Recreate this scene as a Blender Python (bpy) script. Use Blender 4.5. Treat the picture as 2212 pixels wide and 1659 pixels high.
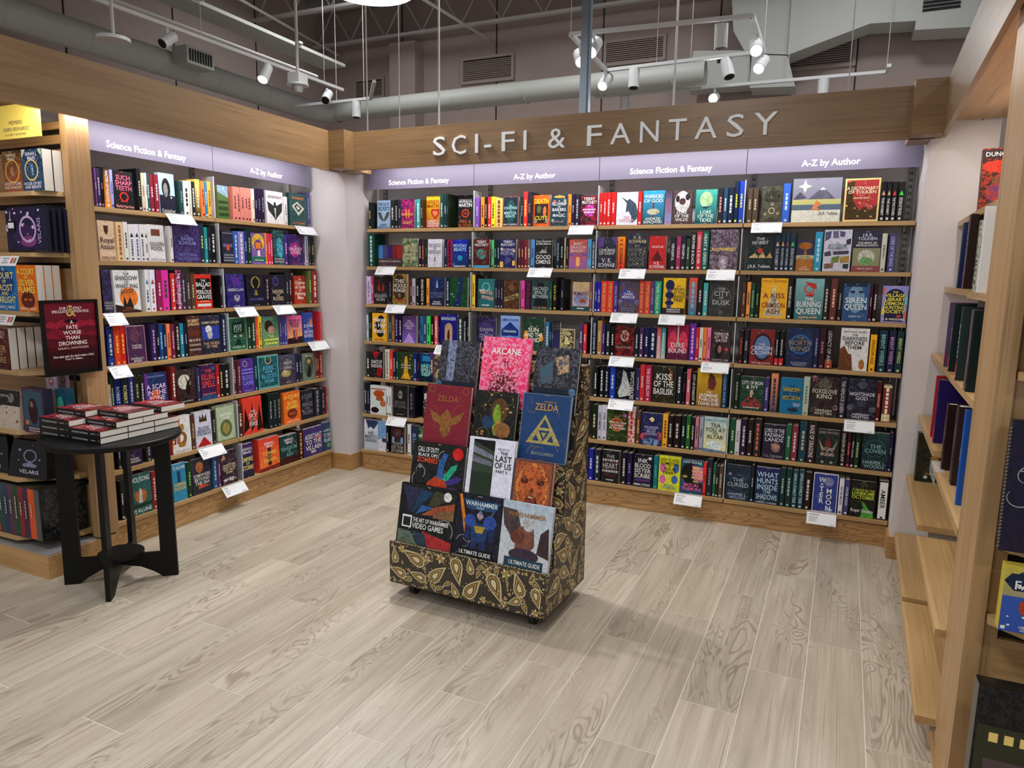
import bpy, math, random
from mathutils import Matrix, Vector
R = math.radians
sc = bpy.context.scene
for o in list(bpy.data.objects): bpy.data.objects.remove(o)
COL = sc.collection

# ------------------------------------------------------------------ camera
cam = bpy.data.cameras.new('camera'); cam.sensor_width = 36; cam.lens = 36*1510.33/2212; cam.clip_start = .05
co = bpy.data.objects.new('camera', cam); COL.objects.link(co); sc.camera = co
_pit, _yaw, _rol = 0.15687561, -0.419954, 0.01420358
_F = Vector((math.sin(_yaw)*math.cos(_pit), math.cos(_yaw)*math.cos(_pit), -math.sin(_pit)))
_R = Vector((math.cos(_yaw), -math.sin(_yaw), 0)); _U = _R.cross(_F)
_r2 = math.cos(_rol)*_R + math.sin(_rol)*_U; _u2 = -math.sin(_rol)*_R + math.cos(_rol)*_U
co.matrix_world = Matrix(((_r2.x, _u2.x, -_F.x, 3.2826), (_r2.y, _u2.y, -_F.y, -4.5675), (_r2.z, _u2.z, -_F.z, 1.5533), (0, 0, 0, 1)))

# ------------------------------------------------------------------ world and exposure
w = bpy.data.worlds.new('world'); sc.world = w; w.use_nodes = True
bg = w.node_tree.nodes['Background']; bg.inputs[0].default_value = (.93, .95, 1, 1); bg.inputs[1].default_value = .42
vs = sc.view_settings; vs.view_transform = 'Standard'; vs.look = 'None'; vs.gamma = 1; vs.use_curve_mapping = False; vs.exposure = 0.0

def area_light(name, loc, rot, sx, sy, power, color=(1, .97, .93), shape='RECTANGLE', spread=180):
    l = bpy.data.lights.new(name, 'AREA'); l.shape = shape; l.size = sx
    if shape in ('RECTANGLE', 'ELLIPSE'): l.size_y = sy
    l.energy = power; l.color = color; l.spread = R(spread)
    o = bpy.data.objects.new(name, l); COL.objects.link(o); o.location = loc; o.rotation_euler = rot
    return o
# strip lights tucked behind the three fascia beams (the store's shelf lighting)
area_light('shelf_strip_light_back', (1.85, -.19, 2.325), (R(28), 0, 0), 3.4, .03, 15, (1, .95, .97))
area_light('shelf_strip_light_left', (-.13, -1.75, 2.305), (0, R(28), 0), .03, 2.75, 13, (1, .95, .97))
area_light('shelf_strip_light_right', (3.80, -1.3, 2.325), (0, R(-20), R(-2.2)), .03, 1.5, 6, (1, .9, .8))
# disc pendants: the first is in view, the rest are added unseen for light
PENDANTS = [(.44, -.52, 3.37), (2.3, -3.2, 3.5), (-.6, -4.4, 3.5), (4.6, -5.4, 3.5), (1.4, -6.6, 3.5), (-1.0, 1.15, 4.4), (1.2, 1.15, 4.4), (3.4, 1.15, 4.4)]
for i, p in enumerate(PENDANTS):
    area_light('pendant_light', (p[0], p[1], p[2]-.03), (0, 0, 0), .56, .56, (34, 34, 34, 34, 34, 26, 26, 26)[i], (.97, .99, 1), 'DISK')
# ceiling spots: (lamp position, aim point, power, cone)
SPOTS = [((.95, -1.05, 3.45), (1.7, -2.2, 0), 190, 100), ((3.0, -1.6, 3.45), (2.6, -3.2, 0), 70, 100)]

# ------------------------------------------------------------------ helpers
def lin(c):
    c = c/255
    return c/12.92 if c <= .04045 else ((c+.055)/1.055)**2.4
_hx = {}
def hx(s):
    if s not in _hx:
        v = [int(ch*2, 16) for ch in s] if len(s) == 3 else [int(s[i:i+2], 16) for i in (0, 2, 4)]
        _hx[s] = tuple(lin(a) for a in v)+(1,)
    return _hx[s]

class MB:
    def __init__(s): s.v = []; s.f = []; s.c = []; s.c2 = []; s.m = []
    def face(s, pts, col=(1, 1, 1, 1), m=0, col2=None, cols=None):
        n = len(s.v); s.v += [tuple(p) for p in pts]; s.f.append(tuple(range(n, n+len(pts))))
        s.c.append(cols if cols else [col]*len(pts)); s.c2.append(col2 if col2 else None); s.m.append(m)
    def box(s, x0, x1, y0, y1, z0, z1, col=(1, 1, 1, 1), m=0, skip=''):
        P = [(x0, y0, z0), (x1, y0, z0), (x1, y1, z0), (x0, y1, z0), (x0, y0, z1), (x1, y0, z1), (x1, y1, z1), (x0, y1, z1)]
        n = len(s.v); s.v += P
        for k, q in (('b', (0, 3, 2, 1)), ('t', (4, 5, 6, 7)), ('f', (0, 1, 5, 4)), ('r', (1, 2, 6, 5)), ('k', (2, 3, 7, 6)), ('l', (3, 0, 4, 7))):
            if k in skip: continue
            s.f.append(tuple(n+i for i in q)); s.c.append([col]*4); s.c2.append(None); s.m.append(m)
        return s
    def prism(s, pts, axis, a0, a1, col=(1, 1, 1, 1), m=0):
        def mk(p, a): return (a, p[0], p[1]) if axis == 'x' else (p[0], a, p[1]) if axis == 'y' else (p[0], p[1], a)
        n = len(pts)
        s.face([mk(p, a0) for p in reversed(pts)], col, m); s.face([mk(p, a1) for p in pts], col, m)
        for i in range(n):
            p, q = pts[i], pts[(i+1) % n]
            s.face([mk(p, a0), mk(q, a0), mk(q, a1), mk(p, a1)], col, m)
        return s
    def tube(s, p0, p1, r, n=10, col=(1, 1, 1, 1), m=0, r1=None, caps=True):
        p0 = Vector(p0); p1 = Vector(p1); d = (p1-p0).normalized(); a = d.orthogonal().normalized(); b = d.cross(a); r1 = r if r1 is None else r1
        A = [p0+(a*math.cos(t)+b*math.sin(t))*r for t in [2*math.pi*i/n for i in range(n)]]
        B = [p1+(a*math.cos(t)+b*math.sin(t))*r1 for t in [2*math.pi*i/n for i in range(n)]]
        k = len(s.v); s.v += [tuple(p) for p in A+B]
        for i in range(n):
            j = (i+1) % n; s.f.append((k+i, k+j, k+n+j, k+n+i)); s.c.append([col]*4); s.c2.append(None); s.m.append(m)
        if caps:
            s.f.append(tuple(k+n-1-i for i in range(n))); s.c.append([col]*n); s.c2.append(None); s.m.append(m)
            s.f.append(tuple(k+n+i for i in range(n))); s.c.append([col]*n); s.c2.append(None); s.m.append(m)
        return s
    def path(s, pts, r, n=8, col=(1, 1, 1, 1), m=0):
        for a, b in zip(pts, pts[1:]): s.tube(a, b, r, n, col, m)
        return s
    def add(s, o, M=None):
        n = len(s.v)
        s.v += [tuple(M @ Vector(p)) for p in o.v] if M else o.v
        s.f += [tuple(n+i for i in f) for f in o.f]; s.c += o.c; s.c2 += o.c2; s.m += o.m
        return s
    def mesh(s, name, mats, smooth=False):
        me = bpy.data.meshes.new(name); me.from_pydata(s.v, [], s.f)
        for m in (mats if isinstance(mats, (list, tuple)) else [mats]): me.materials.append(m)
        if any(s.m): me.polygons.foreach_set('material_index', s.m)
        a = me.attributes.new('Col', 'FLOAT_COLOR', 'CORNER'); a.data.foreach_set('color', [x for f in s.c for c in f for x in c])
        if any(s.c2):
            b = me.attributes.new('Col2', 'FLOAT_COLOR', 'CORNER')
            b.data.foreach_set('color', [x for f, g in zip(s.c, s.c2) for c in f for x in (g or c)[:4]])
            g = me.attributes.new('Mott', 'FLOAT', 'CORNER'); g.data.foreach_set('value', [(q[4] if len(q) > 4 else 1.0) if q else 0.0 for f, q in zip(s.c, s.c2) for c in f])
        if smooth: me.polygons.foreach_set('use_smooth', [True]*len(me.polygons))
        me.update(); return me
    def build(s, name, mats, parent=None, loc=(0, 0, 0), rot=(0, 0, 0), smooth=False):
        return link(name, s.mesh(name, mats, smooth), parent, loc, rot)
def link(name, me, parent=None, loc=(0, 0, 0), rot=(0, 0, 0)):
    o = bpy.data.objects.new(name, me); COL.objects.link(o); o.parent = parent; o.location = loc; o.rotation_euler = rot
    return o
def tag(o, label=None, cat=None, group=None, kind=None):
    if label: o['label'] = label
    if cat: o['category'] = cat
    if group: o['group'] = group
    if kind: o['kind'] = kind
    return o
def thing(name, label, cat, loc=(0, 0, 0), rz=0, group=None):
    o = bpy.data.objects.new(name, None); COL.objects.link(o); o.location = loc; o.rotation_euler = (0, 0, rz); o.empty_display_size = .05
    return tag(o, label, cat, group)
def struct(name, mb, mat, parent=None, **k): return tag(mb.build(name, mat, parent, **k), kind=None if parent else 'structure')
def copy_tree(o, parent=None):
    c = o.copy(); COL.objects.link(c); c.parent = parent
    for ch in list(o.children): copy_tree(ch, c)
    return c

# ------------------------------------------------------------------ materials
def newmat(name):
    m = bpy.data.materials.new(name); m.use_nodes = True; nt = m.node_tree; b = nt.nodes['Principled BSDF']
    return m, nt, b
def plain(name, c, rough=.5, metal=0, bump=0, spec=.5):
    m, nt, b = newmat(name); c = hx(c)
    n = nt.nodes.new('ShaderNodeTexNoise'); n.inputs['Scale'].default_value = 60; n.inputs['Detail'].default_value = 3
    mx = nt.nodes.new('ShaderNodeMix'); mx.data_type = 'RGBA'
    mx.inputs[6].default_value = c; mx.inputs[7].default_value = tuple(x*.86 for x in c[:3])+(1,)
    nt.links.new(n.outputs['Fac'], mx.inputs[0]); nt.links.new(mx.outputs[2], b.inputs['Base Color'])
    b.inputs['Roughness'].default_value = rough; b.inputs['Metallic'].default_value = metal; b.inputs['Specular IOR Level'].default_value = spec
    if bump:
        bp = nt.nodes.new('ShaderNodeBump'); bp.inputs['Strength'].default_value = bump; bp.inputs['Distance'].default_value = .001
        nt.links.new(n.outputs['Fac'], bp.inputs['Height']); nt.links.new(bp.outputs[0], b.inputs['Normal'])
    return m
def emit(name, c, s):
    m, nt, b = newmat(name); b.inputs['Base Color'].default_value = hx(c); b.inputs['Emission Color'].default_value = hx(c); b.inputs['Emission Strength'].default_value = s
    return m
def wood(name, axis, c0, c1, c2, rough=.42, fine=130, figure=0.0, rand=False, figscale=2.2):
    """oak: tone drift + long fine pores along `axis`, optional cathedral figure"""
    m, nt, b = newmat(name); N = nt.nodes.new; L = nt.links.new
    tc = N('ShaderNodeTexCoord'); vec = tc.outputs['Object']
    if rand:
        oi = N('ShaderNodeObjectInfo'); ml = N('ShaderNodeMath'); ml.operation = 'MULTIPLY'; ml.inputs[1].default_value = 37
        L(oi.outputs['Random'], ml.inputs[0]); ad = N('ShaderNodeVectorMath'); L(vec, ad.inputs[0]); L(ml.outputs[0], ad.inputs[1]); vec = ad.outputs[0]
    def noise(al, ac, detail, dist=0):
        mp = N('ShaderNodeMapping'); s = [ac, ac, ac]; s['xyz'.index(axis)] = al; mp.inputs['Scale'].default_value = s; L(vec, mp.inputs[0])
        n = N('ShaderNodeTexNoise'); n.inputs['Scale'].default_value = 1; n.inputs['Detail'].default_value = detail; n.inputs['Distortion'].default_value = dist; L(mp.outputs[0], n.inputs[0]); return n.outputs['Fac']
    drift = noise(1.1, 9, 3, .4); pore = noise(1.9, fine, 3); mid = noise(2.0, 38, 3, .3)
    r1 = N('ShaderNodeValToRGB'); r1.color_ramp.elements[0].position = .32; r1.color_ramp.elements[1].position = .7
    r1.color_ramp.elements[0].color = hx(c0); r1.color_ramp.elements[1].color = hx(c1); L(drift, r1.inputs[0])
    mx = N('ShaderNodeMix'); mx.data_type = 'RGBA'; mx.inputs[7].default_value = hx(c2); L(r1.outputs[0], mx.inputs[6])
    mr = N('ShaderNodeMapRange'); mr.inputs[1].default_value = .52; mr.inputs[2].default_value = .74; mr.inputs[4].default_value = .75; L(pore, mr.inputs[0])
    m2 = N('ShaderNodeMapRange'); m2.inputs[1].default_value = .45; m2.inputs[2].default_value = .75; m2.inputs[4].default_value = .5; L(mid, m2.inputs[0])
    mxx = N('ShaderNodeMath'); mxx.operation = 'MAXIMUM'; L(mr.outputs[0], mxx.inputs[0]); L(m2.outputs[0], mxx.inputs[1]); fac = mxx.outputs[0]
    if figure:
        big = noise(.55*figscale, 2.6*figscale, 2, 1.2)
        sn = N('ShaderNodeMath'); sn.operation = 'MULTIPLY'; sn.inputs[1].default_value = 90; L(big, sn.inputs[0])
        si = N('ShaderNodeMath'); si.operation = 'SINE'; L(sn.outputs[0], si.inputs[0])
        f2 = N('ShaderNodeMapRange'); f2.inputs[1].default_value = .2; f2.inputs[2].default_value = 1; f2.inputs[4].default_value = figure; L(si.outputs[0], f2.inputs[0])
        msk = N('ShaderNodeMapRange'); msk.inputs[1].default_value = .45; msk.inputs[2].default_value = .62; L(noise(1.2, 5, 1), msk.inputs[0])
        mm = N('ShaderNodeMath'); mm.operation = 'MULTIPLY'; L(f2.outputs[0], mm.inputs[0]); L(msk.outputs[0], mm.inputs[1])
        mz = N('ShaderNodeMath'); mz.operation = 'MAXIMUM'; L(fac, mz.inputs[0]); L(mm.outputs[0], mz.inputs[1]); fac = mz.outputs[0]
    L(fac, mx.inputs[0]); out = mx.outputs[2]
    if rand:
        hs = N('ShaderNodeHueSaturation'); mv = N('ShaderNodeMapRange'); mv.inputs[3].default_value = .92; mv.inputs[4].default_value = 1.06
        L(oi.outputs['Random'], mv.inputs[0]); L(mv.outputs[0], hs.inputs['Value']); L(out, hs.inputs['Color']); out = hs.outputs[0]
    L(out, b.inputs['Base Color']); b.inputs['Roughness'].default_value = rough
    bp = N('ShaderNodeBump'); bp.inputs['Strength'].default_value = .25; bp.inputs['Distance'].default_value = .0006; L(fac, bp.inputs['Height']); L(bp.outputs[0], b.inputs['Normal'])
    return m
OAK = ('a98559', 'b69167', '86643d')
M = {}
for ax in 'xyz': M['oak_'+ax] = wood('oak_laminate_'+ax, ax, *OAK)
for ax in 'xy': M['beam_'+ax] = wood('beam_oak_'+ax, ax, '866643', '93724d', '63482c', rough=.36)
for ax in 'xy': M['shelf_'+ax] = wood('shelf_oak_'+ax, ax, 'b5915f', 'c29f6e', '8f6c40', fine=200)
for ax in 'xy': M['kick_'+ax] = wood('kick_oak_'+ax, ax, 'b88d58', 'c69d68', '8a6237', figure=.75, fine=90)
M['plank'] = wood('floor_oak_tile', 'y', 'aa9e8b', 'c2b7a5', '887a68', rough=.36, fine=170, figure=.8, rand=True, figscale=2.6)
M['grout'] = plain('grout', 'd9d3c8', .8)
M['white_panel'] = plain('white_panel', 'e3dcdc', .55, bump=.05)
M['back_panel'] = plain('shelf_back_panel', 'e4e2e1', .6)
M['steel'] = plain('slotted_steel', 'a9a8a8', .4, .3)
M['dark'] = plain('dark_slot', '14120f', .8)
M['sign'] = plain('sign_purple_grey', '767186', .45)
M['sign_text'] = plain('sign_white_lettering', 'fbfbff', .5)
M['letter'] = plain('letter_grey_white', 'fbfdff', .45)
M['black'] = plain('table_black', '070708', .5, spec=.25)
M['card'] = plain('white_card', 'f3f5f6', .5)
M['wall'] = plain('mauve_wall', 'a3918b', .8)
M['ceil'] = plain('ceiling_grey', 'a09b98', .8)
M['duct'] = plain('duct_pale_grey', 'b6b7b1', .55)
M['track'] = plain('track_white', 'd8d8d8', .45)
M['pipe'] = plain('pipe_grey', 'c4bfbc', .6)
M['strut'] = plain('galvanised_strut', '8d99a6', .4, .5)
M['grille'] = plain('grille_mauve', '8a7973', .7)
M['glow'] = emit('lamp_glow', 'eafcff', 9)
M['disc'] = emit('pendant_glow', 'f4fdff', 2.6)
M['rubber'] = plain('rubber_black', '181818', .6)
M['zinc'] = plain('zinc_plate', 'b9bcbf', .35, .8)
def acrylic():
    m, nt, b = newmat('clear_acrylic'); b.inputs['Base Color'].default_value = (.9, .95, 1, 1); b.inputs['Roughness'].default_value = .12
    b.inputs['Alpha'].default_value = .22; b.inputs['Specular IOR Level'].default_value = .8
    n = nt.nodes.new('ShaderNodeTexNoise'); n.inputs['Scale'].default_value = 8; mr = nt.nodes.new('ShaderNodeMapRange'); mr.inputs[3].default_value = .16; mr.inputs[4].default_value = .28
    nt.links.new(n.outputs[0], mr.inputs[0]); nt.links.new(mr.outputs[0], b.inputs['Alpha'])
    return m
M['acrylic'] = acrylic()
M['acrylic_edge'] = plain('acrylic_edge', 'cfd9e0', .2)
def print_mat(name, rough=.36):
    """flat ink: colour attribute, with an optional second ink broken up by noise"""
    m, nt, b = newmat(name); N = nt.nodes.new; L = nt.links.new
    a = N('ShaderNodeAttribute'); a.attribute_name = 'Col'; a2 = N('ShaderNodeAttribute'); a2.attribute_name = 'Col2'; g = N('ShaderNodeAttribute'); g.attribute_name = 'Mott'
    tc = N('ShaderNodeTexCoord'); oi = N('ShaderNodeObjectInfo'); ml = N('ShaderNodeMath'); ml.operation = 'MULTIPLY'; ml.inputs[1].default_value = 53; L(oi.outputs['Random'], ml.inputs[0])
    ad = N('ShaderNodeVectorMath'); L(tc.outputs['Object'], ad.inputs[0]); L(ml.outputs[0], ad.inputs[1])
    n = N('ShaderNodeTexNoise'); n.inputs['Scale'].default_value = 55; n.inputs['Detail'].default_value = 6; n.inputs['Roughness'].default_value = .62; n.inputs['Distortion'].default_value = 1.1; L(ad.outputs[0], n.inputs[0])
    mr = N('ShaderNodeMapRange'); mr.inputs[1].default_value = .47; mr.inputs[2].default_value = .56; L(n.outputs[0], mr.inputs[0])
    mm = N('ShaderNodeMath'); mm.operation = 'MULTIPLY'; L(mr.outputs[0], mm.inputs[0]); L(g.outputs['Fac'], mm.inputs[1])
    mx = N('ShaderNodeMix'); mx.data_type = 'RGBA'; L(mm.outputs[0], mx.inputs[0]); L(a.outputs['Color'], mx.inputs[6]); L(a2.outputs['Color'], mx.inputs[7])
    L(mx.outputs[2], b.inputs['Base Color']); b.inputs['Roughness'].default_value = rough; b.inputs['Specular IOR Level'].default_value = .3
    return m
M['print'] = print_mat('printed_ink')
M['gloss'] = print_mat('printed_ink_gloss', .16)
def pages():
    m, nt, b = newmat('page_edges'); N = nt.nodes.new; L = nt.links.new
    tc = N('ShaderNodeTexCoord'); mp = N('ShaderNodeMapping'); mp.inputs['Scale'].default_value = (900, 900, 3); L(tc.outputs['Object'], mp.inputs[0])
    n = N('ShaderNodeTexNoise'); n.inputs['Scale'].default_value = 1; L(mp.outputs[0], n.inputs[0])
    r = N('ShaderNodeValToRGB'); r.color_ramp.elements[0].color = hx('cfc8bb'); r.color_ramp.elements[1].color = hx('efebe2'); L(n.outputs[0], r.inputs[0]); L(r.outputs[0], b.inputs['Base Color'])
    b.inputs['Roughness'].default_value = .8
    return m
M['pages'] = pages()
M['paisley'] = plain('paisley_ground', '3b3129', .45)

# ------------------------------------------------------------------ lettering: every glyph is filled once and laid out by hand
_gl = {}
def _fill(txt, bold):
    cu = bpy.data.curves.new('t', 'FONT'); cu.body = txt; cu.resolution_u = 2; cu.offset = {0: 0, 1: .011, 2: .024}[int(bold)]
    ob = bpy.data.objects.new('t', cu); me = bpy.data.meshes.new_from_object(ob)
    v = [(p.co.x, p.co.y) for p in me.vertices]; f = [tuple(p.vertices) for p in me.polygons]
    bpy.data.objects.remove(ob); bpy.data.curves.remove(cu); bpy.data.meshes.remove(me)
    return v, f
def glyph(ch, bold):
    k = (ch, bold)
    if k not in _gl:
        v, f = _fill(ch, bold) if ch != ' ' else ([], [])
        if ('|', bold) not in _gl:
            a, _ = _fill('||', bold); bv, _ = _fill('|', bold)
            _gl[('|', bold)] = (bv, _, max(p[0] for p in a)-max(p[0] for p in bv))
        bv, _, ba = _gl[('|', bold)]
        q, _ = _fill('|'+ch+'|', bold)
        _gl[k] = (v, f, max(p[0] for p in q)-max(p[0] for p in bv)-ba)
    return _gl[k]
CAP = .73
def text_w(t, bold=True): return sum(glyph(c, bold)[2] for c in t)
def text_faces(t, bold=True):
    x = 0; out = []
    for c in t:
        v, f, a = glyph(c, bold)
        for q in f: out.append([(v[i][0]+x, v[i][1]) for i in q])
        x += a
    return out, x
_rng = random.Random(7)
def bars(n=None):
    """unreadable small print: a run of short dashes, cap-height .73"""
    out = []; x = 0
    for i in range(n or _rng.randint(4, 7)):
        l = _rng.uniform(.35, 1.0); out.append([(x, .12), (x+l, .12), (x+l, .6), (x, .6)]); x += l+.22
    return out, x-.22
def line_into(mb, t, x0, x1, y0, y1, col, put, align='c', bold=True, minr=.5):
    """fit one line into the box x0..x1 / y0 (bottom)..y1 (top); put(x, y) gives the 3-D point"""
    fs, wd = bars() if t == '~' else text_faces(t, bold)
    if not fs or wd <= 0: return
    sy = (y1-y0)*.86/CAP; sx = min(sy, (x1-x0)/wd)
    if sx < minr*sy: sy = sx/minr
    tw = wd*sx; ox = (x0+x1-tw)/2 if align == 'c' else x0 if align == 'l' else x1-tw; oy = (y0+y1-CAP*sy)/2
    for f in fs: mb.face([put(ox+p[0]*sx, oy+p[1]*sy) for p in f], col)

# ------------------------------------------------------------------ books
def circ(cx, cy, rx, ry, n=20): return [(cx+rx*math.cos(2*math.pi*i/n), cy+ry*math.sin(2*math.pi*i/n)) for i in range(n)]
def art_into(mb, A, w, h, put, rng, m=None):
    """A: ';'-separated shapes in cover units (x right, y down); radii are fractions of the width"""
    asp = w/h; lay = 0
    def t2(c): return m if m else (c[0]*.5, c[1]*.5, c[2]*.5, 1, .75) if max(c) > .12 else (c[0]*2+.02, c[1]*2+.02, c[2]*2+.02, 1, .6)
    for it in [a for a in A.split(';') if a]:
        q = it.split(); k = q[0]; lay += 1
        P = lambda x, y: put(x*w, (1-y)*h, lay)
        if k == 'p':
            c = hx(q[1]); n = list(map(float, q[2:])); pts = list(zip(n[::2], n[1::2])); mb.face([P(*p) for p in pts], c, col2=t2(c))
        elif k == 'c': x, y, r = map(float, q[1:4]); mb.face([P(*p) for p in circ(x, y, r, r*asp)], hx(q[4]), col2=t2(hx(q[4])))
        elif k == 'e': x, y, rx, ry = map(float, q[1:5]); mb.face([P(*p) for p in circ(x, y, rx, ry)], hx(q[5]), col2=t2(hx(q[5])))
        elif k == 'b': x0, y0, x1, y1 = map(float, q[1:5]); mb.face([P(x0, y0), P(x1, y0), P(x1, y1), P(x0, y1)], hx(q[5]))
        elif k == 'o':
            x, y, r, wd = map(float, q[1:5]); a = circ(x, y, r, r*asp, 28); b = circ(x, y, r-wd, (r-wd)*asp, 28)
            for i in range(28): j = (i+1) % 28; mb.face([P(*a[i]), P(*a[j]), P(*b[j]), P(*b[i])], hx(q[5]))
        elif k == 'f':
            t = float(q[1]); ty = t*asp; c = hx(q[2])
            for x0, y0, x1, y1 in ((0, 0, 1, ty), (0, 1-ty, 1, 1), (0, ty, t, 1-ty), (1-t, ty, 1, 1-ty)): mb.face([P(x0, y0), P(x1, y0), P(x1, y1), P(x0, y1)], c)
        elif k == 's':
            for i in range(int(q[1])):
                x, y, r = rng.uniform(.06, .94), rng.uniform(.05, .95), rng.uniform(.012, .04); a0 = rng.uniform(0, 3)
                mb.face([P(x+r*math.cos(a0+t)*1.3, y+r*asp*math.sin(a0+t)) for t in (0, 1.3, 2.9, 4.4)], hx(q[2]))
def face_book(w, h, t, bgc, g, m, T, A, rng, hard=True, back=None):
    """a book seen from its front: x 0..w, front at y 0, back at y t. Returns cover, pages, art, title builders"""
    c = hx(bgc); cg = hx(g) if g else c; cm = hx(m) if m else None
    tcol = hx(T.split('@')[1].split(',')[2].split(';')[0]) if '@' in T else hx('888')
    base = cm or ((c[0]*.55, c[1]*.55, c[2]*.55, 1, .4) if max(c[:3]) > .1 else (c[0]*2+.015, c[1]*2+.015, c[2]*2+.015, 1, .6))
    cov = MB(); b = .0022
    cov.face([(0, 0, 0), (w, 0, 0), (w, 0, h), (0, 0, h)], cols=[cg, cg, c, c], col2=base)
    cov.box(0, w, 0, b, 0, h, c, skip='f'); cov.box(0, w, t-b, t, 0, h, hx(back) if back else c); cov.box(0, b, b, t-b, 0, h, c)
    pg = MB(); e = .004 if hard else .0006; pg.box(b, w-e, b, t-b, e*.8, h-e*.8)
    art = MB(); tx = MB()
    dim = tuple(c[i]*.62+tcol[i]*.38 for i in range(3))+(1,)
    for k in range(rng.randint(5, 10) if max(c[:3]) < .5 else rng.randint(1, 4)):        # fine scroll ornaments
        ox, oz, r = rng.uniform(.1, .9)*w, rng.uniform(.06, .94)*h, rng.uniform(.06, .2)*w; a0 = rng.uniform(0, 6.3); sw = rng.choice((-1, 1))*rng.uniform(2, 5); pts = []
        for i in range(11):
            f = i/10; a = a0+sw*f; q = r*(1-.6*f); wd = .007*w*(1-.6*f)
            pts.append([(min(max(ox+(q+e*wd)*math.cos(a), .01*w), .99*w), -.0001, min(max(oz+(q+e*wd)*math.sin(a), .01*h), .99*h)) for e in (-1, 1)])
        for i in range(10): art.face([pts[i][0], pts[i][1], pts[i+1][1], pts[i+1][0]], dim)
    if T:
        line_into(tx, '~', .2*w, .8*w, .972*h, .985*h, tcol, lambda x, y: (x, -.0026, y)); line_into(tx, '~', .25*w, .75*w, .016*h, .028*h, tcol, lambda x, y: (x, -.0026, y))
    art_into(art, A, w, h, lambda x, y, l: (x, -.00013*l, y), rng, cm)
    for blk in [q for q in T.split(';') if q]:
        s, p = blk.split('@'); p = p.split(','); ya, yb = float(p[0]), float(p[1]); cc = hx(p[2]); xa, xb = (float(p[3]), float(p[4])) if len(p) > 4 else (.06, .94)
        ls = s.split('|')
        if p[-1] == 'v':
            line_into(tx, s, .0, (yb-ya)*h, 0, (xb-xa)*w, cc, lambda x, y: (xb*w-y, -.0026, (1-yb)*h+x)); continue
        tot = sum(.55 if len(l) <= 3 and l.upper() in ('OF', 'AND', 'THE', 'A', 'AT', 'ON', 'TO', 'AN', '&', 'IN') and len(ls) > 2 else .6 if l == '~' else 1 for l in ls); y = ya
        for l in ls:
            q = (.55 if len(l) <= 3 and l.upper() in ('OF', 'AND', 'THE', 'A', 'AT', 'ON', 'TO', 'AN', '&', 'IN') and len(ls) > 2 else .6 if l == '~' else 1)*(yb-ya)/tot
            line_into(tx, l, xa*w, xb*w, (1-y-q)*h, (1-y)*h, cc, lambda x, z: (x, -.0026, z)); y += q
    return cov, pg, art, tx
def spine_book(t, h, D, bgc, g, m, tc, txt, em, band, lb, cv, rng):
    """a book seen from its spine: x 0..t, spine at y 0, fore-edge at y D"""
    c = hx(bgc); cg = hx(g) if g else c; cm = hx(m) if m else None; cc = hx(cv) if cv else c; b = min(.0022, t*.15)
    cov = MB(); r = min(.003, t*.18)
    cov.face([(0, r, 0), (r, 0, 0), (r, 0, h), (0, r, h)], cols=[cg, cg, c, c], col2=cm); cov.face([(r, 0, 0), (t-r, 0, 0), (t-r, 0, h), (r, 0, h)], cols=[cg, cg, c, c], col2=cm); cov.face([(t-r, 0, 0), (t, r, 0), (t, r, h), (t-r, 0, h)], cols=[cg, cg, c, c], col2=cm)
    cov.box(0, b, r, D, 0, h, cc); cov.box(t-b, t, r, D, 0, h, cc); cov.face([(b, r, h), (t-b, r, h), (t-b, b+r, h), (b, b+r, h)], c)
    cov.face([(0, r, h), (r, 0, h), (t-r, 0, h), (t, r, h)], c)
    pg = MB(); pg.box(b, t-b, b+r, D-.003, .002, h-.003)
    tx = MB(); P = lambda x, y: (x, -.0008, y)
    def rect(x0, x1, z0, z1, col, l=-.0004): tx.face([(x0, l, z0), (x1, l, z0), (x1, l, z1), (x0, l, z1)], col)
    if lb: rect(.12*t, .88*t, .03*h, .97*h, hx(lb))
    if band: rect(.02*t, .98*t, .004, .22*h, hx(band)); rect(.02*t, .98*t, .93*h if band == 'dc9' else .004, .995*h if band == 'dc9' else .005, hx(band))
    top, bot = .93*h, .14*h
    if em:
        tx.face([P(.2*t, .66*h), P(.8*t, .66*h), P(.5*t, .78*h)], hx(em)); top = .6*h
    if tc:
        col = hx(tc)
        # reads downwards: text x runs down the spine, text up points to +x
        line_into(tx, txt, 0, top-bot, .22*t, .78*t, col, lambda x, y: (y, -.0008, top-x), minr=.42)
        s = min(t*.32, .006); rect(t/2-s, t/2+s, .035*h, .035*h+2*s, col, -.0008)
    return cov, pg, tx

NAMES = [('black', (0, 0, 0)), ('charcoal', (48, 48, 52)), ('grey', (125, 125, 125)), ('pale grey', (200, 200, 205)), ('white', (240, 240, 240)), ('cream', (238, 220, 180)), ('red', (210, 45, 45)), ('dark red', (120, 28, 30)), ('pink', (245, 110, 160)), ('salmon', (225, 125, 110)), ('orange', (250, 145, 55)), ('yellow', (250, 215, 60)), ('tan', (195, 150, 95)), ('brown', (95, 62, 42)), ('green', (60, 140, 80)), ('dark green', (25, 62, 50)), ('lime', (150, 220, 70)), ('teal', (45, 145, 150)), ('pale blue', (160, 195, 235)), ('blue', (45, 90, 185)), ('navy', (22, 38, 78)), ('purple', (110, 65, 150)), ('dark purple', (52, 30, 68)), ('lilac', (170, 155, 215)), ('maroon', (70, 25, 32)), ('olive', (100, 105, 60))]
def cname(s):
    v = [int(ch*2, 16) for ch in s]
    return min(NAMES, key=lambda n: sum((a-b)**2 for a, b in zip(n[1], v)))[0]
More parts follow.
